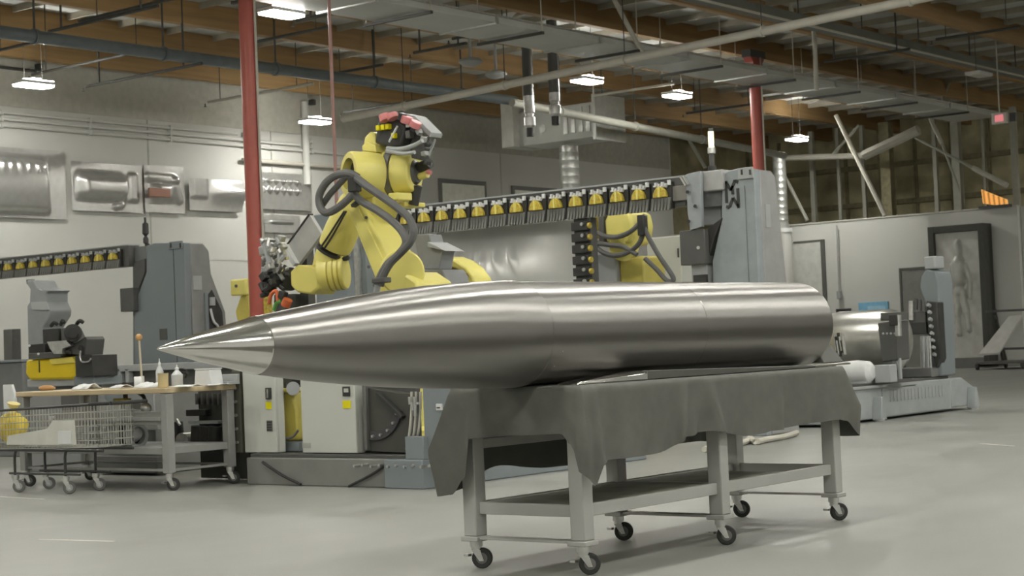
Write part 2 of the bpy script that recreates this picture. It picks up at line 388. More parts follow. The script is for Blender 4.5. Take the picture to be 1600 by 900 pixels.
# thin black sprinkler branches: along v, at two levels, with hangers
br = [((95,52),(228,6)),((152,37),(345,-32)),((72,119),(222,72)),((150,137),(300,97)),((0,82),(76,57)),((345,162),(470,128)),
      ((482,36),(640,-12)),((400,70),(500,40)),((715,62),(800,40)),((655,84),(720,66)),((560,178),(640,152)),((530,116),(590,100)),
      ((940,152),(1040,128)),((1080,178),(1180,160)),((1455,60),(1600,44)),((1290,97),(1420,76))]
for i, (a, b) in enumerate(br):
    z = (6.95,7.05,6.9,6.54,6.9,6.6,6.95,6.95,7,6.9,6.7,6.9,6.8,6.7,7.1,6.9)[i]
    p = G(*a, z); q = G(*b, z); x = (p.x+q.x)/2; e = (q-p)
    t = Thing('sprinkler_pipe',['thin black sprinkler branch pipe at upper left, top end at the picture edge','black pipe with long tail leaving the top edge left of the red column','short black branch pipe below the thick blue grey pipe at far left','black branch pipe ending above the wall panels, left of the red column','stub of black pipe at the far left edge under the roof','thin dark pipe passing behind the nearer red column','dark pipe with couplings leaving the top edge right of the red column','dark pipe stub behind the lit lamp by the red column','dark pipe meeting the flat duct near the top middle','small dark pipe stub left of the flat duct','thin dark pipe low in front of the wall above the robot','short dark pipe under the blue grey pipe above the robot','thin dark pipe between the two lit lamps in the middle','thin dark pipe over the grey tower with beacon','dark pipe at the upper right edge','dark pipe right of the farther red column top'][i],
              'pipe',(x,min(p.y,q.y),z))
    t.part('pipe_run', MB().cyl((x,p.y,z),(x,q.y,z),.03,seg=8), PIPE if i not in (5,12) else PIPEL)
    for k in (.12,.85):
        yy = p.y+(q.y-p.y)*k
        t.part('hanger_rod', MB().cyl((x,yy,z+.02),(x,yy,7.80),.009 if i%3 else .02,seg=6), PIPE)
    t.part('sprinkler_head', MB().lathe((x,p.y-.1 if p.y<q.y else p.y+.1,z-.02),(0,0,-1),[(0,.012),(.05,.014),(.06,.035),(.065,.035)],10), PIPE)
# gooseneck conduits at the upper right
for i, (pts, lab) in enumerate(((([(1268,60),(1275,100),(1276,142)]),'grey bent conduit right of the farther red column'),)):
    q = [V(x,y,17.2) for x, y in pts]; q = [Vector((q[2].x-.9,17.2,7.80)),Vector((q[2].x-.8,17.2,q[0].z+.3)),Vector((q[2].x-.15,17.2,q[0].z+.3)),Vector((q[2].x,17.2,q[0].z+.1)),q[2]]
    single('bent_conduit',lab,'conduit',MB().tube(q,.05,8,5),PIPEL,q[4])
q = [V(x,y,20.3) for x, y in ((905,0),(850,12),(812,22),(803,32),(808,46))]
single('bent_conduit','pale looping conduit landing on the flat duct at top middle','conduit',MB().tube(q,.045,8,5),PIPEL,q[-1])
# diagonal tube from the flat duct to the roof
p = V(1004,84,18.4); q = V(958,-4,18.4)
struct('brace', MB().cyl(p,q+(q-p)*.2,.045,seg=10), PIPEL, CE)
# round luminous dome lights among the ducts left of the unit
for i, (a, lab) in enumerate((((735,93),'upper pale dome shaped fitting between timber beams'),((775,113),'lower pale dome shaped fitting beside the cream pipe'))):
    p = G(*a, (6.8,6.95)[i]); t = Thing('dome_fitting',lab,'ceiling fitting',p)
    t.part('dome', MB().lathe(p,(0,0,-1),[(-.05,.05),(0,.22),(.05,.24),(.12,.16),(.15,.04)],20), GREYL)
    t.part('stem', MB().cyl(p+Z3*.04,(p.x,p.y,7.80),.03,seg=8), GREYL)
# air handling unit
AU = Thing('air_handling_unit','grey sheet metal air handling unit hung under the roof, spiral duct below it','ventilation unit',(30.2,25.4,6.0))
b0 = G(812,229,5.95); b1 = G(925,213,5.95)
AU.part('casing', MB().box((b0.x,b1.y,5.95),(b0.x+1.1,b0.y,6.78)), DUCT, bevel=.015)
e0 = b0.y
AU.part('end_hood', MB().box((b0.x-.25,b0.y-.02,5.93),(b0.x+.9,b0.y+.35,7.05)), mat('pale_hood',(.5,.5,.46),.5,.2), bevel=.01)
for k in range(4):
    yy = b1.y+.1+.22*k; AU.part('filter_frame', MB().box((b0.x-.03,yy,6.1),(b0.x,yy+.12,6.7)), GALV)
AU.part('flange', MB().box((b0.x-.06,b1.y-.1,5.88),(b0.x+1.15,b1.y,6.95)), GALV)
AU.part('access_disc', MB().cyl((b0.x-.02,(b0.y+b1.y)/2+.4,6.3),(b0.x+.01,(b0.y+b1.y)/2+.4,6.3),.1,seg=16), GALV)
for yy in (b1.y+.05, b0.y-.1):
    AU.part('hanger_rod', MB().cyl((b0.x+.1,yy,6.78),(b0.x+.1,yy,7.80),.02,seg=6), PIPEL)
def spiral_duct(lab, c, z0, z1, r, cat='duct'):
    t = Thing('spiral_duct',lab,cat,(c[0],c[1],z0)); prof = []; n = int((z1-z0)/.18)
    for k in range(n+1):
        z = (z1-z0)*k/n; prof += [(z,r),(z+.012,r*1.035),(z+.03,r*1.035),(z+.04,r)]
    prof[-3:] = []
    t.part('duct_pipe', MB().lathe((c[0],c[1],z0),(0,0,1),prof,28), GALV)
    t.part('end_collar', MB().cyl((c[0],c[1],z0-.03),(c[0],c[1],z0+.1),r*1.1,seg=28), GALV)
    return t
c = G(888,226,5.9); spiral_duct('galvanised spiral duct dropping from the hanging air unit behind the beam', (c.x,c.y), 3.2, 5.87, .23)
c2 = G(888,300,4.9)
st = Thing('duct_stand','grey cabinet under the spiral duct behind the gantry beam','cabinet',(c.x,c.y,0)); st.part('body', MB().box((c.x-.5,c.y-.4,0),(c.x+.5,c.y+.4,3.17)), GREYL, bevel=.02)
# exhaust stubs above the unit, hung on the roof
for i, (a, bb, lab) in enumerate((((826,150),(828,200),'left silver exhaust stub pipe above the air handling unit'),((866,145),(866,182),'right bright exhaust stub pipe above the air handling unit'))):
    p = U(*a, 28.4); q = U(*bb, 28.4); x, y = p.x, p.y
    t = Thing('exhaust_stub',lab,'pipe',(x,y,q.z))
    t.part('upper_tube', MB().cyl((x,y,p.z),(x,y,7.80),.11,seg=16), GREYD)
    t.part('silver_tube', MB().lathe((x,y,q.z),(0,0,1),[(0,.08),(.05,.12),(.22,.12),(.24,.09),(.3,.09),(.32,.11),(p.z-q.z,.11)],18), ALU)
    t.part('tip', MB().cyl((x,y,q.z-.18),(x,y,q.z),.08,seg=12), BLK)
# conduits and small fittings on the white wall
for i, (a, b) in enumerate((((0,170),(370,214)),((0,180),(372,223)),((0,190),(374,232)))):
    p = V(*a, WV-.06); q = V(*b, WV-.06); z = (p.z+q.z)/2
    t = Thing('wall_conduit','%s of three conduits running along the upper white wall' % ('topmost','middle','lowest')[i],'conduit',(p.x-3,WV-.06,z))
    t.part('conduit_run', MB().cyl((p.x-3,WV-.06,z),(27.5+2*i,WV-.06,z),.035,seg=8), WHITE)
    for k in range(5):
        t.part('clip', MB().box((p.x+k*2.2,WV-.11,z-.05),(p.x+k*2.2+.05,WV,z+.05)), WHITE)
p = V(395,212,WV-.15)
t = Thing('wall_pipe','pale horizontal pipe on the white wall above the checkered panel','pipe',(p.x,WV-.15,5.75))
t.part('pipe_run', MB().cyl((27.6,WV-.1,5.68),(31.0,WV-.1,5.68),.05,seg=10), PIPEL)
t.part('vertical_pipe', MB().cyl((29.65,WV-.12,5.2),(29.65,WV-.12,7.2),.09,seg=12), WHITE)
p = V(62,105,WV-.3)
t = Thing('wall_camera','small dark camera on an arm high on the white wall at far left','camera',(p.x,WV,p.z))
t.part('body', MB().box((p.x-.06,WV-.36,p.z-.07),(p.x+.05,WV-.2,p.z+.07)), BLK, bevel=.02); t.part('arm', MB().cyl((p.x,WV-.25,p.z),(p.x,WV,p.z),.03,seg=8), GREYL)
p = V(489,160,WV-.3)
t = Thing('wall_camera','small dark camera on the white wall just above the small lit lamp','camera',(p.x,WV,p.z))
t.part('body', MB().box((p.x-.06,WV-.36,p.z-.07),(p.x+.05,WV-.2,p.z+.07)), BLK, bevel=.02); t.part('arm', MB().cyl((p.x,WV-.25,p.z),(p.x,WV,p.z),.03,seg=8), GREYL)
p = V(0,105,WV-.12); q = V(56,112,WV-.12)
single('heater_pipe','dark thin pipe on upper white wall leading to the left camera','pipe',MB().cyl((p.x-2,WV-.12,p.z),(q.x,WV-.12,p.z),.03,seg=8),PIPE,(p.x,WV-.12,p.z))
# windows in the white wall behind the beam
WF = mat('dark_window_frame',(.13,.13,.115),.5); PANE = mat('frosted_pale_glass',(.80,.82,.72),.6)
def window(n, lab, x0, x1, z0, z1):
    f = struct('window_%d'%n, MB().box((x0,WV-.06,z0),(x1,WV,z1)), WF)
    struct('pane', MB().box((x0+.1,WV-.075,z0+.1),(x1-.1,WV-.055,z1-.12)), PANE, f)
    struct('sill', MB().box((x0-.05,WV-.16,z0-.06),(x1+.05,WV,z0)), WHITE, f)
a = V(684,280,WV); b = V(757,284,WV); window(1,'',a.x,b.x,3.2,5.6)
a = V(798,292,WV); b = V(868,298,WV); window(2,'',a.x,b.x,3.2,5.55)
# ================================================================== far right: upper framing, sign, end wall things
def brace(a, b, u, r, lab, m=PIPEL):
    p = U(*a,u); q = U(*b,u)
    struct('brace', MB().cyl(p,q,r,seg=8), m, UP)
DIM = mat('dull_grey_strut',(.36,.36,.30),.6)
for a,b,u,r,lab in (((1306,180),(1383,337),44.5,.07,'long pale slanted brace above the white partition'),
    ((1440,155),(1472,225),44.5,.06,'upper slanted brace left of the exit sign'),((1472,225),(1500,300),45,.04,'lower thin brace left of the exit sign'),
    ((1226,275),(1262,345),46,.055,'short slanted brace beside the silver spiral duct'),((1350,243),(1435,203),44,.14,'thick silver tube rising to the right above the partition'),
    ((1300,243),(1342,196),46,.05,'thin brace crossing the thick silver tube'),((1215,247),(1352,243),46,.09,'horizontal pale tube from the silver spiral duct'),
    ((1520,262),(1574,290),44,.07,'bright slanted bar above the orange lit window'),((1430,215),(1525,265),45,.04,'thin descending brace at right above partition'),
    ((1470,120),(1476,190),44,.05,'pale upright strut of the fan shaped bracing'),((1463,122),(1476,145),44,.04,'left arm of the fan shaped bracing'),((1484,125),(1476,148),44,.04,'right arm of the fan shaped bracing'),
    ((1070,207),(1102,262),40,.05,'slanted brace left of the orange and clear beacon')):
    brace(a,b,u,r,lab,DIM if r<.06 else PIPEL)
for i,(px,y0,y1,r) in enumerate(((1268,235,345,.07),(1310,250,340,.05),(1348,243,335,.06),(1462,265,325,.06),(1495,240,322,.12),(1535,200,318,.04),(1585,235,322,.08),(1385,230,335,.16))):
    p = U(px,y0,47.5); q = U(px+3,y1,47.5); zz=max(4.0,q.z-.5)
    t = Thing('framing_post','%s upright post in the olive framing above the partition, counted from left' % ('first','second','third','fifth','sixth','seventh','eighth','fourth')[i],'post',(p.x,p.y,4.2))
    t.part('post', MB().box((p.x-r,p.y-r,0),(p.x+r,p.y+r,7.3)), STUD if i in (7,) else DIM, bevel=.005)
    t.part('foot', MB().box((p.x-r-.05,p.y-r-.05,0),(p.x+r+.05,p.y+r+.05,.1)), GREYD)
c = U(1217,245,44.8); spiral_duct('bright vertical spiral duct at the left end of the partition',(c.x,c.y),4.25,6.35,.19)
cc = U(1224,400,44.8)
t = Thing('wrapped_column','white round column under the bright spiral duct at the partition','column',(c.x,c.y,0)); t.part('shaft', MB().cyl((c.x,c.y,0),(c.x,c.y,4.1),.26,seg=24), WHITE); t.part('cap', MB().cyl((c.x,c.y,4.1),(c.x,c.y,4.22),.29,seg=24), PAPER)
# return wall of the partition, orange lit opening
struct('wall_back_return', MB().box((PU+.2,18.6,0),(51,18.8,4.33)), WHITE, smooth=False)
p = U(1532,298,45.2); q = U(1573,332,45.2)
t = Thing('orange_panel_light','orange glowing slatted panel on top of the partition at far right','light',(p.x,q.y,4.37))
A = U(1533,296,45.4); B = U(1573,312,45.4); B2 = U(1575,332,45.4); A2 = U(1536,318,45.4)
A2.z = max(A2.z,4.37); B2.z = max(B2.z, 4.33)
t.part('panel', MB().prism([A,B,B2,A2],(.06,0,0)), mat('amber_lit_panel',(.6,.3,.08),.5,emit=(1,.48,.12),estr=.65), smooth=False)
for k in range(5):
    f = (k+.5)/5; t.part('slat', MB().bar(A.lerp(B,f)+Vector((-.03,0,0)),A2.lerp(B2,f)+Vector((-.03,0,0)),.05,.03), mat('orange_slat',(.5,.2,.04),.5,emit=(1,.5,.12),estr=.25), smooth=False)
t.part('bracket', MB().box((45.3,B2.y-.1,4.33),(45.46,A2.y+.1,4.4)), GREYD)
# exit sign on its rod
p = U(1562,185,38)
t = Thing('exit_sign','small pinkish red exit sign box hanging on a rod at upper right','sign',(p.x,p.y,p.z-.12))
t.part('sign_box', MB().cbox(p,(.1,.36,.26)), mat('exit_sign_white',(.6,.56,.5),.5), bevel=.01)
t.part('lit_face', MB().cbox(p+Vector((-.055,-.01,0)),(.012,.2,.15)), mat('exit_red_face',(.8,.3,.3),.5,emit=(1,.25,.28),estr=.45))
t.part('hanging_rod', MB().cyl(p+Z3*.12,(p.x,p.y,7.80),.018,seg=8), PIPEL)
t.part('side_bracket', MB().cbox(p+Vector((.05,-.3,0)),(.08,.14,.2)), BLK)
# doors in the partition
DF = mat('dark_door_gap',(.10,.10,.09),.6)
a = U(1241,379,PU); b = U(1283,378,PU)
d = struct('door_1', MB().box((PU-.04,b.y,0),(PU,a.y,3.8)), mat('white_tall_door',(.6,.6,.56),.5))
struct('door_gap', MB().box((PU-.06,b.y-.12,0),(PU,b.y,3.85)), DF, d); struct('door_gap', MB().box((PU-.06,b.y,3.8),(PU,a.y,3.85)), DF, d)
a = U(1409,421,PU); b = U(1462,419,PU)
d = struct('door_2', MB().box((PU-.05,b.y,.02),(PU,a.y,2.8)), mat('grey_steel_door',(.20,.20,.185),.5), bevel=.01)
struct('door_frame', MB().box((PU-.07,a.y,0),(PU,a.y+.06,2.86)), DF, d)
struct('door_frame', MB().box((PU-.07,b.y,2.8),(PU,a.y,2.86)), DF, d)
single('pull_cord','grey cord with a weight hanging down the partition','cord',MB().cyl(U(1307,352,45.4),U(1311,455,45.4),.02,seg=6).cyl(U(1311,455,45.4),U(1312,467,45.4),.08,seg=8),GREYL,U(1311,467,45.4))
b = MB(); p = U(1306,483,45.4); q = U(1328,489,45.4); b.box((45.4,q.y,q.z),(45.5,p.y,p.z))
single('wall_vent','small dark vent slot on the partition left of the blue sign','vent',b,BLK,((45.4),q.y,q.z))
p = U(1341,473,45.44); q = U(1388,490,45.44)
t = Thing('blue_sign','pale blue sign on the partition above the silver tank','sign',(45.44,q.y,q.z))
t.part('board', MB().box((45.44,q.y,q.z),(45.5,p.y,p.z)), mat('sky_blue_print',(.22,.48,.68),.5), bevel=.005)
t.part('pale_print', MB().box((45.43,q.y+.08,q.z+.1),(45.44,p.y-.3,p.z-.12)), mat('paler_blue_print',(.38,.6,.75),.5))
# display frame with formed metal figure panel
def hfield(fn, P0, du, dz, dn, nx, ny):      # sheet spanned by du (width) and dz (height), pushed out along dn by fn(x,y)
    return MB().grid(nx, ny, lambda x, y: Vector(P0)+Vector(du)*x+Vector(dz)*y+Vector(dn)*fn(x,y))
fu = 44.9
p = U(1449,362,fu); q = U(1536,352,fu)
L, R_ = p.y, q.y; H = 3.92
t = Thing('display_frame','tall dark box frame with a formed metal figure panel standing at the far partition','display',(fu,(L+R_)/2,0))
dark = mat('dark_charcoal_frame',(.055,.055,.045),.55)
fr = .17
t.part('frame_side', MB().box((fu,R_,0),(fu+.55,R_+fr,H)), dark, bevel=.01); t.part('frame_side', MB().box((fu,L-fr,0),(fu+.55,L,H)), dark, bevel=.01)
t.part('frame_top', MB().box((fu,R_+fr,H-fr*1.1),(fu+.55,L-fr,H)), dark, bevel=.01); t.part('frame_base', MB().box((fu,R_+fr,0),(fu+.55,L-fr,.28)), mat('grey_frame_base',(.16,.16,.145),.6), bevel=.01)
def seg(x,y,ax,ay,bx,by,r):
    dx,dy=bx-ax,by-ay; k=max(0,min(1,((x-ax)*dx+(y-ay)*dy)/(dx*dx+dy*dy))); d=math.hypot(x-ax-k*dx,y-ay-k*dy)/r
    return math.sqrt(max(0,1-d*d))
def figure(x, y):        # x 0..1 (1.75 m), y 0..1 (3.3 m), plain standing figure in relief
    X=(x-.5)*1.75; Y=y*3.3
    h=0; a0=.0
    for a in ((0,2.72,0,2.95,.15),(0,2.05,0,2.45,.25),(0,1.75,0,2.0,.17),(-.26,2.4,-.38,1.95,.095),(-.38,1.95,-.2,1.75,.085),(.26,2.4,.42,2.0,.095),(.42,2.0,.4,1.6,.085),(-.1,1.7,-.13,1.15,.13),(-.13,1.15,-.1,.65,.1),(.1,1.7,.22,1.2,.13),(.22,1.2,.3,.75,.1)):
        h=max(h,seg(X,Y,*a)*a[4]*.9)
    return h+.012*math.sin(X*11+Y*3)*math.sin(Y*7)
t.part('figure_panel', hfield(figure,(fu+.12,L-fr,.28),(0,R_+2*fr-L,0),(0,0,H-fr*1.1-.28),(-1,0,0),48,90), mat('grey_formed_steel',(.50,.50,.46),.4,.15,var=.08,scale=5))
# small stand with a tilted perforated panel
sx = 41.5
p = G(1533,574,0); q = G(1594,572,0)
t = Thing('tilted_panel_stand','dark wheeled stand holding a tilted pale perforated panel beside the display frame','stand',(p.x,(p.y+q.y)/2,0))
pb = U(1530,556,42.6); pt = U(1577,497,43.4); pl = Vector((0,-.62,0))
n = MB(); n.prism([pb,pt,pt+Vector((0,-.36,.02)),pb+Vector((0,-.55,.02))],(-.02,0,.05)); t.part('panel', n, mat('pale_perforated_sheet',(.52,.52,.48),.5), bevel=.004)
for y in (pb.y-.05, pb.y-1.25):
    t.part('foot_rail', MB().bar((42.3,y,.12),(44.2,y,.12),.08,.08), BLK)
    t.part('upright', MB().bar((44.0,y,.12),(43.6,y,1.55),.07,.07), BLK)
    t.part('back_strut', MB().bar((44.2,y,.12),(43.62,y,1.4),.06,.06), GREYD)
    for x in (42.35,44.15): t.part('wheel', MB().cyl((x,y-.03,.06),(x,y+.03,.06),.06,seg=12), BLKR)
t.part('cross_rail', MB().bar((43.6,pb.y+.2,1.5),(43.6,pb.y-1.3,1.5),.06,.06), GREYD); t.part('cross_rail', MB().bar((43.9,pb.y+.05,.5),(43.9,pb.y-1.3,.5),.06,.06), GREYD)
t.part('base_tray', MB().box((42.4,pb.y-1.25,.14),(44.1,pb.y,.2)), GREYD)
# ================================================================== formed metal panels on the white wall
def art(lab, px0, px1, py0, py1, fn, nx=44, ny=26, m=None):
    a = V(px0,py0,WV-.1); b = V(px1,py1,WV-.1); W_, H_ = b.x-a.x, a.z-b.z
    t = Thing('metal_relief',lab,'wall panel',(a.x,WV,b.z),'formed metal panels hung on the white wall')
    mb = hfield(lambda x,y: fn(x*W_,y*H_,W_,H_),(a.x,WV-.09,b.z),(W_,0,0),(0,0,H_),(0,-1,0),nx,ny)
    t.part('formed_sheet', mb, m or SHEET, ang=60)
    t.part('mounting_rail', MB().box((a.x+.1,WV-.08,a.z-.3),(b.x-.1,WV,a.z-.24)), GREYD); t.part('mounting_rail', MB().box((a.x+.1,WV-.08,b.z+.24),(b.x-.1,WV,b.z+.3)), GREYD)
def sm(a,b,x): x=max(0,min(1,(x-a)/(b-a))); return x*x*(3-2*x)
def cowl(x,y,W_,H_):
    e = 1-sm(W_-.62,W_-.34,x+.12*(y/H_)); g = sm(.1,.22,y)*(1-sm(H_-.34,H_-.16,y))
    rib = .05*max(0,math.sin(x*30))*sm(H_-.55,H_-.45,y)*(1-sm(H_-.3,H_-.2,y))
    return e*g*(.16+.12*math.sin(min(1,max(0,y/H_))*math.pi))+rib*e
def hood(x,y,W_,H_):
    e = sm(.06,.3,x)*(1-sm(W_*.68,W_*.76,x)); g = sm(.2,.4,y)*(1-sm(H_-.42,H_-.15,y))
    q = sm(W_*.78,W_*.82,x)*(1-sm(W_-.2,W_-.1,x))*sm(.2,.3,y)*(1-sm(H_-.25,H_-.15,y))
    return .22*e*g*(.6+.4*math.sin(y/H_*3.1))+.07*q+.02*seg(x,y,W_*.7,.2,W_*.74,H_*.7,.08)*2+.05*seg(x,y,W_*.6,.12,W_*.68,.14,.07)
def bonnet(x,y,W_,H_):
    d = seg(x,y,W_*.1,H_*.75,W_*.75,H_*.72,.1)+seg(x,y,W_*.75,H_*.7,W_*.86,H_*.3,.1)
    return .12*sm(.1,.4,x)*(1-sm(W_-.5,W_-.2,x))*sm(.2,.4,y)*(1-sm(H_-.5,H_-.3,y))+.07*d
def wing(x,y,W_,H_):
    return .03+.16*math.sin(max(0,min(1,(x/W_-.35)/.65))*1.6)*math.exp(-((y/H_-.6)/.28)**2)+.05*sm(.05,.1,x)*(1-sm(W_*.3,W_*.36,x))*sm(.35*H_,.45*H_,y)
def dots(x,y,W_,H_):
    a_,b_=(x+y*.95)*14.5,(x-y*.95)*14.5
    k = sm(.1,.18,x)*(1-sm(W_-.45,W_-.3,x))*sm(.30,.36,y)*(1-sm(H_-.20,H_-.13,y))
    return .10*k*max(0,math.sin(a_)*math.sin(b_))**.6 if math.sin(a_)*math.sin(b_)>0 else 0
def slats(x,y,W_,H_): return .05*sm(.15,.25,x)*(1-sm(W_-.3,W_-.2,x))*max(0,math.sin(y*30))*sm(.1,.15,y)*(1-sm(H_-.15,H_-.1,y))
art('large formed metal panel with ribbed cowl at far left of the wall',-40,105,226,343,cowl,60,30)
art('formed metal panel with raised hood shape, second from left on the wall',111,224,251,333,hood,54,36)
art('formed metal panel with bracket outline and dull red patch in its middle',225,290,257,334,bonnet,44,32)
art('low formed metal panel with bright curved wing shape, left of the red column',294,378,278,332,wing,44,24)
art('formed metal panel with raised checkered diamond pattern right of the red column',405,489,268,330,dots,120,76)
art('small louvred metal panel below the checkered one',413,470,335,365,slats,30,30)
p = V(248,303,WV-.2); q = V(266,308,WV-.2)
bpy.data.objects  # the dull red patch is a painted inset of the bracket panel
for o in C.objects:
    if o.get('label','').startswith('formed metal panel with bracket outline'):
        m_ = MB(); a=V(233,293,WV-.24); b=V(267,309,WV-.24); m_.box((a.x-o.location.x,-.245,b.z-o.location.z),(b.x-o.location.x,-.2,a.z-o.location.z))
        k = place('red_inset', m_, mat('dull_red_inset',(.33,.16,.11),.5), (0,0,0), o, .02)
# ================================================================== rocket
AV, AZ = 5.335, 1.170
def rocket_metal(name, col, rough, an=.0):
    m = bpy.data.materials.new(name); m.use_nodes = True; nt = m.node_tree; b = nt.nodes['Principled BSDF']
    b.inputs['Metallic'].default_value = 1; b.inputs['Anisotropic'].default_value = .8; b.inputs['Anisotropic Rotation'].default_value = .25; tg = nt.nodes.new('ShaderNodeTangent'); tg.direction_type = 'RADIAL'; tg.axis = 'X'; nt.links.new(tg.outputs[0], b.inputs['Tangent']); tc = nt.nodes.new('ShaderNodeTexCoord')
    def noise(sc, st, det=4):
        mp = nt.nodes.new('ShaderNodeMapping'); mp.inputs['Scale'].default_value = st; nt.links.new(tc.outputs['Object'], mp.inputs[0])
        n = nt.nodes.new('ShaderNodeTexNoise'); n.inputs['Scale'].default_value = sc; n.inputs['Detail'].default_value = det; nt.links.new(mp.outputs[0], n.inputs['Vector']); return n
    n1 = noise(1.6,(1,2,2)); n2 = noise(60,(1,.05,.05)); n3 = noise(5,(.6,1.5,1.5),6)
    r = nt.nodes.new('ShaderNodeMapRange'); r.inputs['From Min'].default_value = .3; r.inputs['From Max'].default_value = .7
    r.inputs['To Min'].default_value = rough*.97; r.inputs['To Max'].default_value = rough*1.04
    nt.links.new(n3.outputs[0], r.inputs[0]); nt.links.new(r.outputs[0], b.inputs['Roughness'])
    c = nt.nodes.new('ShaderNodeValToRGB'); c.color_ramp.elements[0].position = .3; c.color_ramp.elements[1].position = .7
    c.color_ramp.elements[0].color = (*[k*.98 for k in col],1); c.color_ramp.elements[1].color = (*[k*1.02 for k in col],1)
    nt.links.new(n1.outputs[0], c.inputs[0]); nt.links.new(c.outputs[0], b.inputs['Base Color'])
    bp = nt.nodes.new('ShaderNodeBump'); bp.inputs['Strength'].default_value = .03; bp.inputs['Distance'].default_value = .004
    nt.links.new(n2.outputs[0], bp.inputs['Height']); pass
    return m
RM = rocket_metal('brushed_steel_body',(.315,.305,.288),.36)
RM2 = rocket_metal('brushed_steel_forebody',(.315,.305,.288),.36)
t = Thing('rocket_body','long polished steel rocket body with bright pointed nose lying on the draped table','rocket',(AV and 6.9,AV,.905))
ax = Vector((1,0,0))
t.part('nose_cone', MB().lathe((4.44,AV,AZ-.012),ax,[(0,.002),(.006,.006),(.2,.054),(.5,.117),(.512,.118),(.516,.112)],96), CHROME, label='mirror polished nose cone', ang=50)
prof = [(4.957,.116),(4.965,.121),(5.075,.1365),(5.2,.1535),(5.33,.170),(5.5,.190),(5.73,.2145),(6.0,.235),(6.28,.2505),(6.5,.259),(6.64,.2625),(6.655,.2615),(6.66,.257)]
fb = MB(); N = 96; vs = []; fs = []
for x, r in prof:
    k = sm(4.96,5.35,x)*(1-sm(6.3,6.66,x))
    for i in range(N):
        g = 2*math.pi*i/N; cy_, sz = math.cos(g), math.sin(g)
        # soft chine low on the sides: a slightly squarer section in the middle of the ogive
        e = 1+.035*k*(abs(math.sin(2*g))**2)
        vs.append((x, AV+r*cy_*e, AZ-.012*(1-sm(4.96,6.3,x))+r*sz*e))
for j in range(len(prof)-1):
    for i in range(N): fs.append((j*N+i, j*N+(i+1)%N, (j+1)*N+(i+1)%N, (j+1)*N+i))
fb.add(vs, fs); t.part('forebody', fb, RM2, ang=50)
t.part('front_barrel', MB().lathe((6.65,AV,AZ),ax,[(0,.256),(.003,.257),(.012,.257),(.05,.257),(.7,.257),(1.33,.257),(1.372,.257),(1.381,.257),(1.384,.256)],96), RM, ang=50)
t.part('rear_barrel', MB().lathe((8.035,AV,AZ),ax,[(0,.256),(.003,.257),(.012,.257),(.05,.257),(.7,.257),(1.35,.257),(1.392,.257),(1.401,.257),(1.404,.255),(1.404,.24),(1.36,.235)],96), RM, ang=50)
t.part('barrel_seam', MB().lathe((8.029,AV,AZ),ax,[(0,.2575),(.004,.259),(.009,.2575)],96,caps=False), RM)
t.part('nose_weld', MB().lathe((4.945,AV,AZ-.012),ax,[(0,.117),(.005,.1205),(.012,.117)],64,caps=False), CHROME)
# low side strakes resting on the cloth, polished leading block
uA, uB, uC, uD = 6.74, 7.30, 9.04, 9.60
dull = mat('dull_strake_metal',(.085,.085,.074),.55,0)
for sgn in (-1, 1):
    yo, yi = AV+sgn*.345, AV+sgn*.17
    s1 = MB(); s1.add([(uB+.004,yi,.914),(uB+.004,yo,.914),(uB+.004,yo,.960),(uB+.004,yi,.955),(uC,yi,.914),(uC,yo,.914),(uC,yo,.926),(uC,yi,.928)],
        [(0,1,2,3),(4,7,6,5),(0,4,5,1),(1,5,6,2),(2,6,7,3),(3,7,4,0)])
    t.part('strake', s1, dull, bevel=.003)
    s2 = MB(); s2.add([(uA,yo-sgn*.03,.914),(uA,yi+sgn*.02,.914),(uA+.05,yo-sgn*.04,.925),(uA+.05,yi+sgn*.02,.925),(uB,yi,.914),(uB,yo+sgn*.004,.914),(uB,yo+sgn*.004,.945),(uB,yo-sgn*.03,.960),(uB,yi,.958)],
        [(0,2,3,1),(0,5,6,2),(2,6,7),(2,7,8,3),(3,8,4,1),(0,1,4,5),(4,8,7,6,5)])
    t.part('strake_tip', s2, CHROME, bevel=.003, label='polished leading tip')
    bl = MB(); bl.prism([(uC+.004,yo,.914),(uD,yo-sgn*.07,.914),(uD-.14,yi,.914),(uC+.004,yi,.914)],(0,0,.014)); t.part('tail_blade', bl, mat('pale_blade_metal',(.5,.5,.46),.3,.8), bevel=.003)
t.part('tail_wedge', MB().prism([(9.44,AV-.18,.93),(9.66,AV-.2,.93),(9.6,AV-.12,1.06),(9.47,AV-.1,1.06)],(0,.2,0)), mat('dull_strake_metal',(.2,.2,.18),.4,.6), bevel=.006)
for uu, zz in ((6.72,1.005),(6.74,1.075)):
    t.part('rivet', MB().sphere((uu,AV-math.sqrt(.257**2-(zz-AZ)**2)-.001,zz),.004,8,6), ALU)
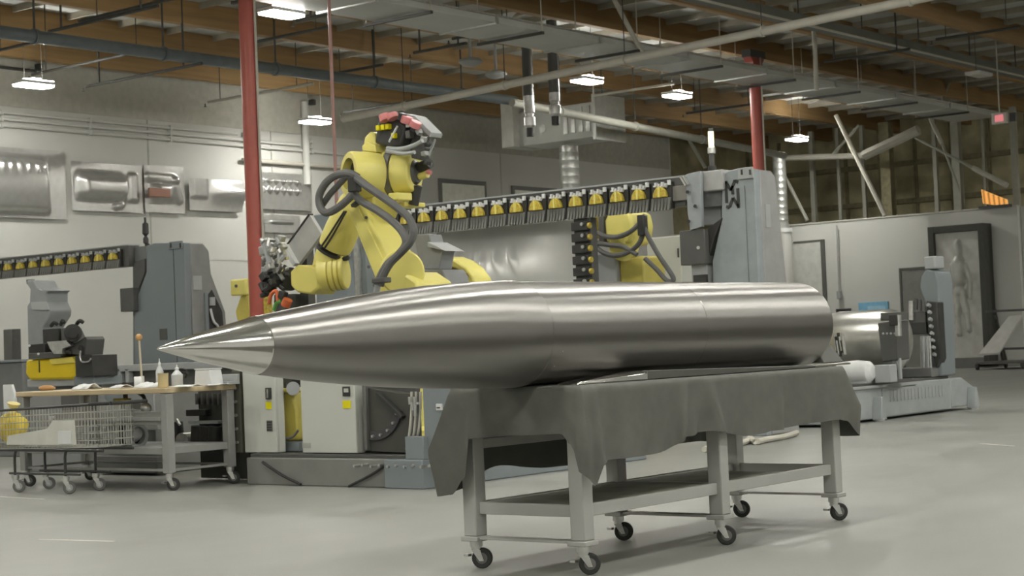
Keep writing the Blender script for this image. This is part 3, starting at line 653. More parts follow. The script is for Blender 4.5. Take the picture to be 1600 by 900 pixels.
# ================================================================== rolling table under the rocket
def caster(t, x, y, top, r, ang=0., m=ALU, light=False, wm=None, brake=True):
    c = Vector((x,y,0)); d = Vector((math.cos(ang),math.sin(ang),0)); n = Vector((-d.y,d.x,0)); o = d*r*.55
    f = MB(); f.cyl((x,y,top-.03),(x,y,top),r*.62,seg=14); f.cyl((x,y,top-.05),(x,y,top-.03),r*.5,seg=14)
    for sg in (-1,1):
        f.prism([c+n*sg*r*.42+Vector((0,0,top-.045))-d*r*.4, c+n*sg*r*.42+Vector((0,0,top-.045))+d*r*.45, c+n*sg*r*.42+o+d*r*.22+Vector((0,0,r*.75)), c+n*sg*r*.42+o-d*r*.2+Vector((0,0,r*.75))], n*sg*.006)
    p = t.part('caster', f, m)
    wc = c+o+Vector((0,0,r)); w_ = MB(); w_.lathe(wc-n*r*.32, n, [(0,r*.9),(r*.1,r),(r*.54,r),(r*.64,r*.9)], 24); t.part('wheel', w_, wm or BLKR, p)
    h = MB(); h.cyl(wc-n*r*.35, wc+n*r*.35, r*.55, seg=16); t.part('hub', h, GREYL if light else mat('worn_hub',(.14,.14,.13),.5), p)
    if brake: t.part('brake_lever', MB().cbox(c-d*r*.9+Vector((0,0,r*1.3)),(r*.5,r*.6,.012)), ALU, p)
t = Thing('rolling_table','long grey steel rolling table under the charcoal cloth, carrying the rocket','table',(8,5.36,0))
FU = (6.75,7.99,9.25); FV = (5.03,5.70); LW = .042
for i, u0 in enumerate(FU):
    for v0 in FV:
        t.part('leg', MB().box((u0-LW,v0-LW,.165),(u0+LW,v0+LW,.86)), TBL, bevel=.006)
        t.part('foot_plate', MB().box((u0-.055,v0-.055,.14),(u0+.055,v0+.055,.165)), TBL, bevel=.004)
        caster(t, u0, v0, .14, .052, math.radians((-55,-60,-50)[i]+(8 if v0<5.3 else -6)))
    t.part('foot_bar', MB().box((u0-.035,FV[0]+LW,.15),(u0+.035,FV[1]-LW,.163)), TBL)
    if i != 1 or True: t.part('cross_bar', MB().box((u0-.012,FV[0]+LW,.275),(u0+.012,FV[1]-LW,.335)), TBL, bevel=.003)
for v0 in FV:
    for k in (0,1):
        t.part('shelf_rail', MB().box((FU[k]+LW,v0-.015,.275),(FU[k+1]-LW,v0+.015,.335)), TBL, bevel=.003)
t.part('shelf', MB().box((FU[0]+.013,FV[0]+.016,.316),(FU[1]-.013,FV[1]-.016,.33)), mat('worn_shelf_sheet',(.22,.22,.18),.6,var=.3,scale=4))
t.part('shelf', MB().box((FU[1]+.013,FV[0]+.016,.316),(8.75,FV[1]-.016,.33)), mat('worn_shelf_sheet',(.22,.22,.18),.6))
for v0 in (FV[1]+.0,):
    for zz, hh in ((.60,.05),(.70,.06)):
        t.part('channel_rail', MB().box((FU[0]+LW,v0-.03,zz),(FU[2]-LW,v0+.01,zz+hh)), TBL, bevel=.006)
    t.part('channel_web', MB().box((FU[0]+LW,v0-.01,.65),(FU[2]-LW,v0+.01,.70)), TBL)
t.part('table_top', MB().box((FU[0]-.06,FV[0]-.055,.86),(FU[2]+.06,FV[1]+.055,.9)), TBL, bevel=.006)
# cloth
TU0, TU1, TV0, TV1 = FU[0]-.068, FU[2]+.068, FV[0]-.063, FV[1]+.063
def cloth_mesh():
    per = []   # (point, outward normal, drop, flare)
    def side(a, b, n, drops, cnt):
        a = Vector(a); b = Vector(b); n = Vector(n)
        for i in range(cnt):
            k = i/cnt; x = k*(len(drops)-1); j = min(int(x), len(drops)-2); f = x-j
            f = f*f*(3-2*f)
            per.append((a.lerp(b,k), n, drops[j]*(1-f)+drops[j+1]*f, k))
    def prof(tab):
        def f(k):
            for (a,da),(b,db) in zip(tab,tab[1:]):
                if k <= b: q=(k-a)/(b-a); q=q*q*(3-2*q); return da*(1-q)+db*q
            return tab[-1][1]
        return f
    def side(a, b, n, tab, cnt):
        a = Vector(a); b = Vector(b); n = Vector(n); f = prof(tab)
        for i in range(cnt): per.append((a.lerp(b,i/cnt), n, f(i/cnt), i/cnt))
    side((TU0,TV0),(TU1,TV0),(0,-1),[(0,.44),(.018,.48),(.036,.37),(.1,.365),(.19,.37),(.26,.36),(.34,.30),(.41,.285),(.48,.31),(.56,.335),(.66,.325),(.8,.315),(.93,.305),(.965,.32),(1,.42)],190)
    side((TU1,TV0),(TU1,TV1),(1,0),[(0,.42),(.1,.42),(.22,.27),(.8,.27),(1,.45)],56)
    side((TU1,TV1),(TU0,TV1),(0,1),[(0,.45),(.15,.42),(.4,.44),(.55,.47),(.7,.46),(.85,.42),(1,.54)],170)
    side((TU0,TV1),(TU0,TV0),(-1,0),[(0,.54),(.08,.53),(.155,.44),(.17,.25),(.5,.235),(.9,.225),(.95,.28),(1,.43)],80)
    n = len(per); K = 16; vs = []; fs = []
    corners = [(TU0,TV0,(-.3,-.9),.09,.03),(TU1,TV0,(.9,-.3),.17,.13),(TU1,TV1,(.7,.7),.12,.08),(TU0,TV1,(-.25,.97),.16,.13)]
    for k in range(K+1):
        f = k/K
        for i,(p, nn, dr, q) in enumerate(per):
            q2 = Vector((p.x,p.y))
            d2, off, ext = None, Vector((0,0)), 0
            for cxx, cyy, cd, reach, fl in corners:
                d = math.hypot(p.x-cxx, p.y-cyy)
                wgt = max(0, 1-d/reach)
                if wgt > 0:
                    off += Vector(cd)*fl*wgt*(f/.58 if f < .58 else 1-.35*(f-.58)/.42)
            s_ = i*.07
            amp = .007+.017*f
            fold = math.sin(p.x*9+p.y*13)*.5+math.sin(p.x*21.3+1.7+f*1.5)*.35+math.sin(p.x*5.1+p.y*7+.6)*.6+.25*math.sin(p.x*37+p.y*31+f*5)+.2*math.sin(f*9+p.x*14+p.y*17)
            pinch = .04*math.exp(-((p.x-7.5-.10*(1-f))/.035)**2)+.045*math.exp(-((p.x-7.86+.06*(1-f))/.05)**2)-.02*math.exp(-((p.x-7.7)/.06)**2)+.018*math.exp(-((p.x-8.5-.08*(1-f))/.03)**2)+.03*math.exp(-((p.x-6.78)/.03)**2)-.02*math.exp(-((p.x-6.88)/.05)**2)
            if nn[1] > -.5: pinch = 0
            o = nn*(max(.004, .012+amp*f*fold+pinch*f**.8+.02*f)) 
            z = .909-(dr+ext)*f + (0 if k else 0)
            if k == 0: o = nn*0
            vs.append((q2.x+o.x+off.x, q2.y+o.y+off.y, z if k else .911))
    for k in range(K):
        for i in range(n): fs.append((k*n+i, k*n+(i+1)%n, (k+1)*n+(i+1)%n, (k+1)*n+i))
    fs.append(tuple(range(n)))
    return MB().add(vs, fs)
cl = single('table_cloth','charcoal cloth draped over the rolling table under the rocket, corners hanging low','cloth',cloth_mesh(),CLOTH,(8,5.36,.905),ang=70)
# ================================================================== robot cell on the left (plane u = 10.55)
FU0 = 10.55
def UB(a, b, u, u2):       # box whose front face spans two photo points on plane u
    p = U(*a,u); q = U(*b,u); return (p.x,p.y,p.z),(u2,q.y,q.z)
t = Thing('machine_platform','low grey steel base of the robot cell on the floor behind the rocket','machine base',(11.5,10.5,0))
y0 = U(386,750,10.45).y; y1 = U(668,760,10.45).y; ym = U(607,750,10.45).y
t.part('base_plinth', MB().box((10.45,ym+.005,0),(13.55,y0,.235)), mat('base_grey_paint',(.20,.20,.185),.5), bevel=.01)
t.part('base_plinth', MB().box((10.40,y1,0),(13.55,ym,.235)), GREY, bevel=.01)
t.part('deck_plate', MB().box((10.5,y1+.1,.235),(13.55,y0,.265)), GREYD, bevel=.004)
t.part('step_panel', MB().box((10.42,y1-.0,.235),(10.5,U(637,700,10.45).y,.42)), GREY, bevel=.005)
b = MB()
for k in range(10):
    y = U(555+k*13,718,10.4).y; q = MB(); q.cyl((10.5,y,.18+.01*(k%2)),(10.38,y,.18+.01*(k%2)),.012,seg=8); t.part('bolt', q, ALU)
for lab, pts in (('left',((410,722),(440,742),(470,757))),('right',((607,724),(580,742),(545,760)))):
    single('floor_cable','thin black cable looping down the front of the cell base, %s one' % lab,'cable',MB().tube([U(*p,10.425) for p in pts],.012,6,5),BLKR,(10.42,U(*pts[1],10.4).y,0))
def cabinet(a, b, lab, left):
    p = U(*a,FU0); q = U(*b,FU0)
    t = Thing('control_cabinet',lab,'cabinet',(FU0,(p.y+q.y)/2,.265))
    t.part('body', MB().box((FU0+.03,q.y+.01,.268),(10.67,p.y-.01,1.22)), WHITE2, bevel=.01)
    t.part('door', MB().box((FU0,q.y,.272),(FU0+.028,p.y,1.23)), WHITE2, bevel=.006)
    return t, p, q
def onface(t, a, b, name, m, d=.012, **k):
    t.part(name, MB().box(*UB(a,b,FU0-d,FU0)), m, **k)
t, p, q = cabinet((379,600),(433,707),'narrower white cell cabinet with slot handle, beside the work table',True)
onface(t,(414,606),(422,624),'handle',BLK,.02,bevel=.003); onface(t,(416,608),(419,622),'handle_slot',ALU,.026)
onface(t,(415,628),(424,639),'warning_sticker',STICK,.004); onface(t,(416,657),(425,674),'vent_plate',mat('grey_vent_plate',(.12,.12,.11),.5),.01,bevel=.003)
for k in range(4): onface(t,(417,659+4*k),(424,660.5+4*k),'vent_slot',BLK,.013)
t, p, q = cabinet((469,600),(558,709),'wider white cell cabinet with black latch and yellow sticker',False)
onface(t,(534.5,604),(546,619),'latch_plate',BLK,.012,bevel=.003); onface(t,(537,607),(544,613),'latch_pointer',WHITE2,.016)
onface(t,(535,626),(548,638),'warning_sticker',STICK,.004); onface(t,(472,692),(485,700),'type_plate',mat('faint_plate',(.38,.38,.34),.5),.004)
# open bay with the yellow motor
t = Thing('motor_unit','dull yellow motor in the dark bay between the two white cabinets','motor',(10.9,U(450,650,10.9).y,.265))
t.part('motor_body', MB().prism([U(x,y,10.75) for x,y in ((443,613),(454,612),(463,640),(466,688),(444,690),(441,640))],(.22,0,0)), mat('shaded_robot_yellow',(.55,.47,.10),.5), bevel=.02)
t.part('motor_flange', MB().box(*UB((432,607),(449,613),10.7,10.95)), YEL, bevel=.01)
t.part('gear_head', MB().cyl(U(458,607,10.7),U(458,607,11.0),.06,seg=16), GREYL); t.part('cable_boot', MB().cyl(U(448,600,10.8),U(453,612,10.8),.04,seg=10), BLK)
t.part('pedestal', MB().box((10.72,U(466,690,10.72).y,.268),(11.0,U(440,690,10.72).y,U(440,690,10.72).z)), GREY, bevel=.01)
t.part('cable_loop', MB().tube([U(*p,10.68) for p in ((441,615),(436,640),(438,670),(446,684),(458,682),(466,672))],.012,6,5), HOSE)
bk = Thing('cell_back_panel','dark upright back panel inside the cell behind the white cabinets','panel',(11.3,10.6,.265))
bk.part('panel', MB().box((11.25,U(640,650,11.25).y,.268),(11.3,U(378,650,11.25).y,1.1)), BLK, bevel=.004); bk.part('stiffener', MB().box((11.3,10.5,.268),(11.4,10.58,1.0)), GREYD)
# left end frame of the cell, dark, with bolts
t = Thing('cell_end_post','dark bolted end post of the cell between work table and white cabinet','post',(10.6,U(375,700,10.6).y,.265))
yy0, yy1 = U(366,700,10.56).y, U(378,700,10.56).y
t.part('post', MB().box((10.56,yy1,.268),(11.2,yy0,1.0)), mat('dark_olive_steel',(.085,.085,.065),.5), bevel=.006)
for k in range(5): t.part('bolt', MB().cyl((10.56,(yy0+yy1)/2,.36+.12*k),(10.54,(yy0+yy1)/2,.36+.12*k),.014,seg=8), ALU)
# ring frame (dark, right side of the cell)
t = Thing('ring_frame','dark steel frame with curved bolted ring and hoses right of the white cabinets','machine frame',(10.55,9.7,.265))
t.part('back_plate', MB().box((10.75,U(652,650,10.75).y,.268),(10.8,U(560,650,10.75).y,1.05)), GREYD, bevel=.004)
t.part('upright', MB().box(*UB((565,600),(574,704),10.56,10.66)), mat('grey_frame_steel',(.12,.12,.11),.5), bevel=.006)
t.part('end_plate', MB().prism([U(x,y,10.6) for x,y in ((573,606),(640,616),(640,655),(638,708),(574,705))],(.1,0,0)), mat('dark_plate_steel',(.06,.06,.052),.45), bevel=.004)
c0 = U(585,628,10.59); R0 = abs(U(585,628,10.59).z-U(590,688,10.59).z)
arc = MB(); vs=[]; n=16
for k in range(n+1):
    g = math.radians(-118+(-10+118)*k/n) if False else math.radians(-100+85*k/n)
    for r in (R0*.78,R0): vs.append((10.575,c0.y-math.cos(g)*r,c0.z+math.sin(g)*r))
ab = MB(); 
front = vs; back = [(10.6,v_[1],v_[2]) for v_ in vs]; m_ = len(vs); fs=[]
for k in range(n):
    a_,b_,c_,d_ = 2*k,2*k+1,2*k+3,2*k+2
    fs += [(a_,b_,c_,d_),(m_+d_,m_+c_,m_+b_,m_+a_),(b_,m_+b_,m_+c_,c_),(a_,d_,m_+d_,m_+a_)]
ab.add(front+back, fs); t.part('ring_segment', ab, mat('violet_grey_steel',(.085,.08,.085),.35,.4), bevel=.003)
for k in range(5):
    g = math.radians(-92+18*k); r=R0*.89; t.part('bolt', MB().cyl((10.58,c0.y-math.cos(g)*r,c0.z+math.sin(g)*r),(10.555,c0.y-math.cos(g)*r,c0.z+math.sin(g)*r),.012,seg=8), ALU)
t.part('diagonal_bar', MB().bar(U(590,614,10.57),U(630,652,10.57),.05,.03), BLK, bevel=.004)
for k in range(5):
    x = 637+3.4*k; t.part('hose', MB().tube([U(*p,10.5+.01*k) for p in ((x+6,612),(x+6,640),(x+3,675),(x-2-k,702))],.011,6,4), HOSE if k%2 else PIPEL)
for k in range(4): t.part('fitting', MB().cyl(U(640+4*k,620+9*(k%2),10.48),U(641+4*k,632+9*(k%3),10.48),.014,seg=8), ALU)
# grey switch panel beside the cloth
t = Thing('switch_panel','blue grey panel box with small white plate, just left of the draped cloth','cabinet',(10.6,9.25,.235))
t.part('box', MB().box((10.48,U(706,640,10.48).y,.268),(10.95,U(661,640,10.48).y,1.05)), GREY, bevel=.01)
t.part('plate', MB().box(*UB((681,631),(690,641),10.465,10.48)), PAPER); t.part('plate_mark', MB().box(*UB((682,636),(687,638),10.46,10.465)), BLK)
# black clutter on the side of the cell, seen through the legs of the work table
t = Thing('cell_side_panel','dark side panel of the cell with vents, seen between the legs of the work table','panel',(10.75,11.9,0))
t.part('panel', MB().box((10.74,11.69,.02),(10.84,12.35,.83)), mat('dark_side_paint',(.05,.05,.042),.5), bevel=.005)
for k in range(7):
    p = U(306+8.5*k,615,10.7); t.part('vent_fin', MB().box((10.70,p.y-.012,p.z-.1),(10.74,p.y+.012,p.z)), GREYD)
t.part('cover_box', MB().box(*UB((290,640),(321,650),10.68,10.74)), BLK, bevel=.006)
t.part('bright_bar', MB().box(*UB((294,658),(341,662),10.66,10.74)), GREYL)
for k in range(3):
    p = U(308+13*k,685,10.66); t.part('drum', MB().cyl((10.66,p.y,.28),(10.66,p.y-.03,.50),.07,seg=14), BLK)
t.part('disc', MB().cyl(U(349,685,10.68),U(349,685,10.68)+Vector((.06,0,0)),.12,seg=20), GREYD)
t.part('drum', MB().cyl(U(272,660,10.65),U(276,700,10.65),.08,seg=14), BLKR); t.part('bright_bar', MB().bar(U(276,655,10.56),U(281,664,10.56),.02,.02), ALU)
t.part('disc', MB().cyl(U(284,690,10.58),U(284,690,10.58)+Vector((.15,.02,0)),.08,seg=18), ALU)
# ================================================================== main yellow robot
RU = 11.9
t = Thing('yellow_robot','big yellow jointed robot arm with grey hose loops, rising behind the rocket','robot',(12.2,11.25,.265))
def PX(pts, u, d, bevel=.02, name='link', m=None, parent=None, label=None):
    return t.part(name, MB().prism([U(x,y,u) for x,y in pts],(d,0,0)), m or YEL, parent, bevel, label)
# base and turret (mostly hidden)
cb = U(622,470,12.1)
t.part('robot_base', MB().lathe((12.2,cb.y,.267),(0,0,1),[(0,.42),(.1,.42),(.14,.32),(.75,.30),(.8,.36),(.95,.36)],28), YEL)
PX(((592,452),(600,430),(630,425),(652,440),(655,475),(640,500),(590,500)),11.95,.5,.03,'turret')
# lower arm
la = PX(((541,322),(545,300),(563,318),(579,348),(611,407),(627,470),(594,470),(584,430)),RU,.36,.018,'lower_arm')
t.part('arm_rib', MB().prism([U(x,y,RU-.012) for x,y in ((548,330),(560,326),(600,408),(608,440),(596,445),(586,424))],(.012,0,0)), YEL, la, .006)
t.part('shoulder_cap', MB().cyl(U(628,425,11.93),U(628,425,12.36),.21,seg=28), YEL, la, .015)
for a in ((572,340),(576,417),(603,432)): t.part('bolt', MB().cyl(U(*a,RU-.02),U(*a,RU),.016,seg=8), GREYD, la)
# elbow housing
eh = PX(((532,300),(533,278),(541,258),(553,246),(562,236),(573,235),(581,250),(585,275),(585,318),(580,342),(568,336),(556,316)),11.98,.36,.03,'elbow_housing')
c = U(553,272,11.86)
dr = Vector((-.8,.35,.05)).normalized()
t.part('joint_rim', MB().lathe(c-dr*-.06,-dr,[(0,.15),(0,.205),(.03,.215),(.3,.22),(.3,.15),(0,.15)],32,caps=False), YEL, eh, .006)
t.part('joint_bore', MB().cyl(c-dr*.02,c-dr*.2,.155,seg=28), BLK, eh)
# wrist side drum: rim, grey disc, yellow drum, motors
e1 = U(604,272,12.2); dn = Vector((.30,-.95,-.02)).normalized()
t.part('drum_rim', MB().cyl(e1,e1+dn*.05,.235,seg=36), YEL, eh, .01); t.part('grey_ring', MB().cyl(e1+dn*.05,e1+dn*.11,.228,seg=36), mat('grey_ring_metal',(.17,.17,.16),.45,.3), eh)
t.part('yellow_drum', MB().cyl(e1+dn*.11,e1+dn*.30,.215,.185,seg=36), YEL, eh, .015)
t.part('drum_cover', MB().cyl(e1+dn*.30,e1+dn*.33,.12,.10,seg=28), GREYD, eh)
t.part('foot_lug', MB().box(*UB((606,318),(632,322),12.2,12.5)), YEL, eh, .008); t.part('foot_lug', MB().box(*UB((606,302),(622,312),12.0,12.2)), YEL, eh, .01)
for k in range(6):
    g = math.radians(-60+k*28); p = e1+dn*.05+Vector((0,0,1))*math.sin(g)*.2+Vector((-.95,-.3,0))*math.cos(g)*.2; t.part('bolt', MB().cyl(p,p+dn*.035,.014,seg=8), GREYD, eh)
# neck and motor cluster on top
nk = PX(((566,236),(569,214),(577,206),(583,206),(588,228),(586,244)),12.05,.2,.02,'neck')
t.part('neck_flange', MB().prism([U(x,y,12.0) for x,y in ((565,228),(572,222),(586,226),(588,238),(566,236))],(.3,0,0)), YEL, nk, .01)
mh = t.part('motor_block', MB().prism([U(x,y,12.02) for x,y in ((585,223),(590,190),(600,180),(622,186),(634,198),(626,230),(606,231))],(.2,0,0)), BLK, bevel=.02)
def nub(a, b, r, m, name, u=11.98, par=None): return t.part(name, MB().cyl(U(*a,u),U(*b,u),r,seg=14), m, par or mh, .006)
for i,(a,b) in enumerate((((603,189),(600,179)),((615,186),(612,178)),((634,193),(637,182)),((647,199),(651,190)))): nub(a,b,.055,PINK,'red_motor_cap')
nub((627,188),(630,177),.04,BLK,'black_motor_cap')
for i,a in enumerate(((592,200),(600,199),(607,198),(616,212))): t.part('yellow_connector', MB().cbox(U(*a,12.0),(.05,.04,.05)), STICK, mh, .005)
t.part('white_tube', MB().cyl(U(621,197,11.98),U(608,222,11.98),.010,seg=8), PAPER, mh)
gp = t.part('grey_cover', MB().prism([U(x,y,12.1) for x,y in ((630,177),(648,181),(674,207),(672,214),(652,197),(633,187))],(.16,0,0)), GREYL, bevel=.004, smooth=False)
t.part('motor_can', MB().prism([U(x,y,12.12) for x,y in ((646,210),(660,213),(665,232),(655,250),(643,247),(640,228))],(.12,0,0)), GREYD, gp, .004, smooth=False)
t.part('bracket_frame', MB().bar(U(680,218,12.12),U(670,244,12.12),.015,.015), GREYL, gp)
for k,(x,y,w_,m) in enumerate(((640,196,.05,ALU),(648,202,.06,BLK),(655,206,.05,GREYL),(640,210,.07,GREYD),(662,218,.05,ALU),(668,226,.04,BLK),(664,240,.05,GREYL),(668,254,.05,BLK))): t.part('small_fitting', MB().cbox(U(x,y,12.05),(.06,w_,w_*.8),Matrix.Rotation(.5*k,3,'X')), m, gp, .005)
t.part('side_fitting', MB().cyl(U(655,262,12.3),U(672,255,12.3),.05,seg=12), BLK, gp); t.part('side_fitting', MB().cyl(U(656,276,12.3),U(668,272,12.3),.035,seg=12), YEL, gp)
t.part('side_fitting', MB().cyl(U(652,290,12.3),U(646,320,12.3),.05,seg=12), BLK, gp); t.part('red_plug', MB().cyl(U(668,268,12.28),U(673,270,12.28),.02,seg=10), PINK, gp)
t.part('grey_conduit', MB().tube([U(*p,11.97) for p in ((605,232),(625,233),(645,228),(660,220))],.022,8,4), GREYL, gp); t.part('grey_conduit', MB().tube([U(*p,11.95) for p in ((604,236),(630,240),(648,238))],.018,8,4), GREYL, gp)
# forearm going down to the left behind the lower arm
fa = t.part('forearm', MB().lathe(U(556,310,12.55),(U(519,396,12.55)-U(556,310,12.55)),[(0,.13),(.05,.15),(.35,.175),(.50,.175),(.565,.165)],32), YEL, bevel=.006)
for k in (-.10,.0): t.part('forearm_strap', MB().tube([U(541+k*30,330,12.36),U(521+k*60,366,12.36),U(507+k*70,388,12.36)],.010,6,3), BLK, fa)
a_ = U(522,390,12.55); dd = (U(519,398,12.55)-U(524,386,12.55)).normalized()
t.part('cable_band', MB().cyl(a_,a_+dd*.03,.18,seg=28), BLK, fa)
wr = t.part('wrist_body', MB().lathe(U(519,394,12.55),(U(510,440,12.55)-U(519,394,12.55)),[(0,.16),(.06,.168),(.2,.17),(.3,.165),(.38,.12)],30), YEL, bevel=.008)
w0 = U(508,428,12.5); dw = Vector((.45,-.87,.05)).normalized()
t.part('wrist_drum', MB().cyl(w0-dw*.05,w0+dw*.22,.175,seg=30), YEL, wr, .012)
for k in (.06,.12,.17): t.part('wrist_groove', MB().ring(w0+dw*k,dw,.17,.181,.014,30), mat('dull_yellow_groove',(.45,.36,.05),.5), wr)
bx = PX(((453,424),(464,414),(488,415),(497,422),(497,450),(486,460),(464,457),(454,447)),12.35,.32,.02,'wrist_block')
t.part('tool_flange', MB().cyl(U(455,436,12.5),U(444,436,12.5),.12,seg=24), BLK, bx)
# hoses
def hose(pts, u, r=.036, name='hose'):
    t.part(name, MB().tube([U(x,y,u+(q[0] if q else 0)) for x,y,*q in pts], r, 10, 6), HOSE)
hose(((560,278,.05),(546,271),(528,273),(511,284),(500,302),(499,318),(506,331),(517,331),(533,321),(548,307),(556,298,.05)),11.66,.037)
hose(((553,273,.05),(541,268),(540,276,-.05),(528,290),(516,303),(504,320)),11.72,.030)
hose(((557,278),(575,292),(600,309),(622,325),(639,341),(646,360),(641,378),(627,394),(611,410),(600,428),(594,446)),11.60,.037)
hose(((550,300),(566,315),(590,329),(612,345),(628,362),(634,380),(622,398),(606,412),(596,428),(588,448)),11.68,.036)
t.part('hose_clamp', MB().cbox(U(554,288,11.62),(.08,.11,.14)), BLK, bevel=.01); t.part('hose_clamp', MB().cbox(U(596,438,11.6),(.1,.16,.05)), GREYD, bevel=.01)
t.part('hose_bracket', MB().bar(U(552,322,11.82),U(562,314,11.82),.06,.03), BLK); t.part('hose_end', MB().cyl(U(590,446,11.66),U(588,458,11.66),.03,seg=10), GREYL)
# ------------------------------------------------------------------ forming head, tilted screen, clutter left of the robot
t = Thing('forming_head','silver and black tool head full of fittings at the left end of the robot wrist','tool head',(12.5,U(430,440,12.5).y,.265))
t.part('stand', MB().box((12.6,U(446,470,12.6).y,.267),(12.85,U(428,470,12.6).y,1.75)), GREYD, bevel=.01)
random.seed(3)
t.part('core', MB().cyl(U(422,440,12.6),U(422,375,12.6),.09,seg=16), GREYD, bevel=.01)
for k in range(64):
    x, y = random.uniform(412,446), random.uniform(372,470); u = random.uniform(12.25,12.5)
    L_ = random.uniform(.03,.11); d = Vector((random.uniform(-.3,.3),random.uniform(-1,1),random.uniform(-1,1))).normalized()
    p = U(x,y,u); m = (ALU if y < 425 else BLK) if random.random() < .8 else (GREYL if y<425 else GREYD)
    if k%3 == 0: t.part('block', MB().cbox(p,(.07,random.uniform(.03,.10),random.uniform(.03,.10)),Matrix.Rotation(random.uniform(-.6,.6),3,'X')), m, bevel=.008)
    else: t.part('fitting', MB().cyl(p,p+d*L_,random.uniform(.012,.032),seg=8), m)
t.part('side_strut', MB().bar(U(411,375,12.3),U(421,412,12.3),.03,.04), GREYL); t.part('orange_hose', MB().tube([U(*p,12.25) for p in ((420,475),(424,460),(432,455),(434,470))],.02,8,4), mat('orange_hose',(.6,.14,.05),.5)); t.part('orange_cap', MB().cyl(U(446,478,12.25),U(450,468,12.25),.05,seg=12), mat('orange_hose',(.6,.14,.05),.5))
t.part('green_hose', MB().tube([U(*p,12.25) for p in ((428,485),(432,474),(440,470))],.02,8,4), mat('green_hose',(.10,.30,.06),.5))
t = Thing('yellow_post','slim yellow post just right of the nearer red column','post',(12.9,U(413,450,12.9).y,0)); t.part('post', MB().box(*UB((409,408),(416,500),12.9,13.0)), YELD, bevel=.005); t.part('lower_post', MB().box((12.9,U(416,500,12.9).y,0),(13.0,U(409,500,12.9).y,U(416,500,12.9).z)), GREYD)
p4_ = [U(x,y,12.75) for x,y in ((449,384),(484,336),(502,366),(466,414))]
t = Thing('tilted_screen','square grey panel tilted on edge, just left of the yellow robot forearm','panel',(12.75,p4_[3].y,.265))
t.part('panel', MB().prism(p4_,(.05,0,0)), mat('grey_flat_panel',(.40,.40,.385),.55), bevel=.004); t.part('edge', MB().bar(p4_[0]+Vector((-.03,0,0)),p4_[3]+Vector((-.03,0,0)),.06,.05), PAPER)
t.part('edge', MB().bar(p4_[0]+Vector((.02,0,.01)),p4_[1]+Vector((.02,0,.01)),.06,.015), BLK)
t.part('stand', MB().box((12.82,p4_[3].y-.06,.267),(12.92,p4_[3].y+.06,p4_[3].z+.2)), GREYD)
t = Thing('steel_upright','blue grey steel upright standing between the robot forearm and lower arm','post',(14,U(560,430,14).y,0))
t.part('upright', MB().box((14,U(573,430,14).y,0),(14.3,U(552,430,14).y,U(560,352,14).z)), GREY, bevel=.01); t.part('front_rail', MB().box((13.94,U(561,430,13.95).y,.3),(14,U(555,430,13.95).y,U(560,370,14).z)), ALU); t.part('base_plate', MB().box((13.8,U(578,430,14).y,0),(14.5,U(547,430,14).y,.02)), GREYD)
# ------------------------------------------------------------------ grey bracket and yellow curved arm right of the robot
t = Thing('grey_bracket','light grey angular bracket housing just right of the yellow robot','machine',(13.0,U(678,420,13).y,0))
t.part('housing', MB().prism([U(x,y,13.0) for x,y in ((651,432),(655,421),(690,421),(697,434),(698,470),(651,470))],(.35,0,0)), mat('grey_bracket_paint',(.24,.245,.25),.5), bevel=.012)
t.part('upper_plate', MB().prism([U(x,y,13.1) for x,y in ((647,372),(649,366),(670,366),(673,378),(694,391),(690,394),(686,421),(656,421))],(.2,0,0)), mat('grey_bracket_paint',(.24,.245,.25),.5), bevel=.01)
t.part('fin', MB().prism([U(x,y,13.05) for x,y in ((668,378),(696,392),(668,386))],(.3,0,0)), GREYL, bevel=.004)
t.part('pedestal', MB().box((13.0,U(697,470,13).y,.267),(13.35,U(652,470,13).y,U(690,470,13).z+.02)), GREYD, bevel=.01)
t = Thing('curved_robot_arm','yellow curved robot arm end seen just above the rocket, right of the grey bracket','robot',(13.6,U(715,430,13.6).y,0))
t.part('arm_shell', MB().prism([U(x,y,13.6) for x,y in ((688,404),(696,401),(712,407),(727,418),(738,433),(746,452),(750,480),(690,480),(694,422))],(.3,0,0)), YEL, bevel=.02)
t.part('arm_slot', MB().prism([U(x,y,13.57) for x,y in ((692,414),(700,414),(728,428),(730,432),(712,428),(694,420))],(.03,0,0)), mat('brown_slot',(.14,.10,.03),.6))
t.part('pedestal', MB().box((13.6,U(748,480,13.6).y,0),(13.9,U(692,480,13.6).y,U(720,478,13.6).z)), GREYD, bevel=.01)
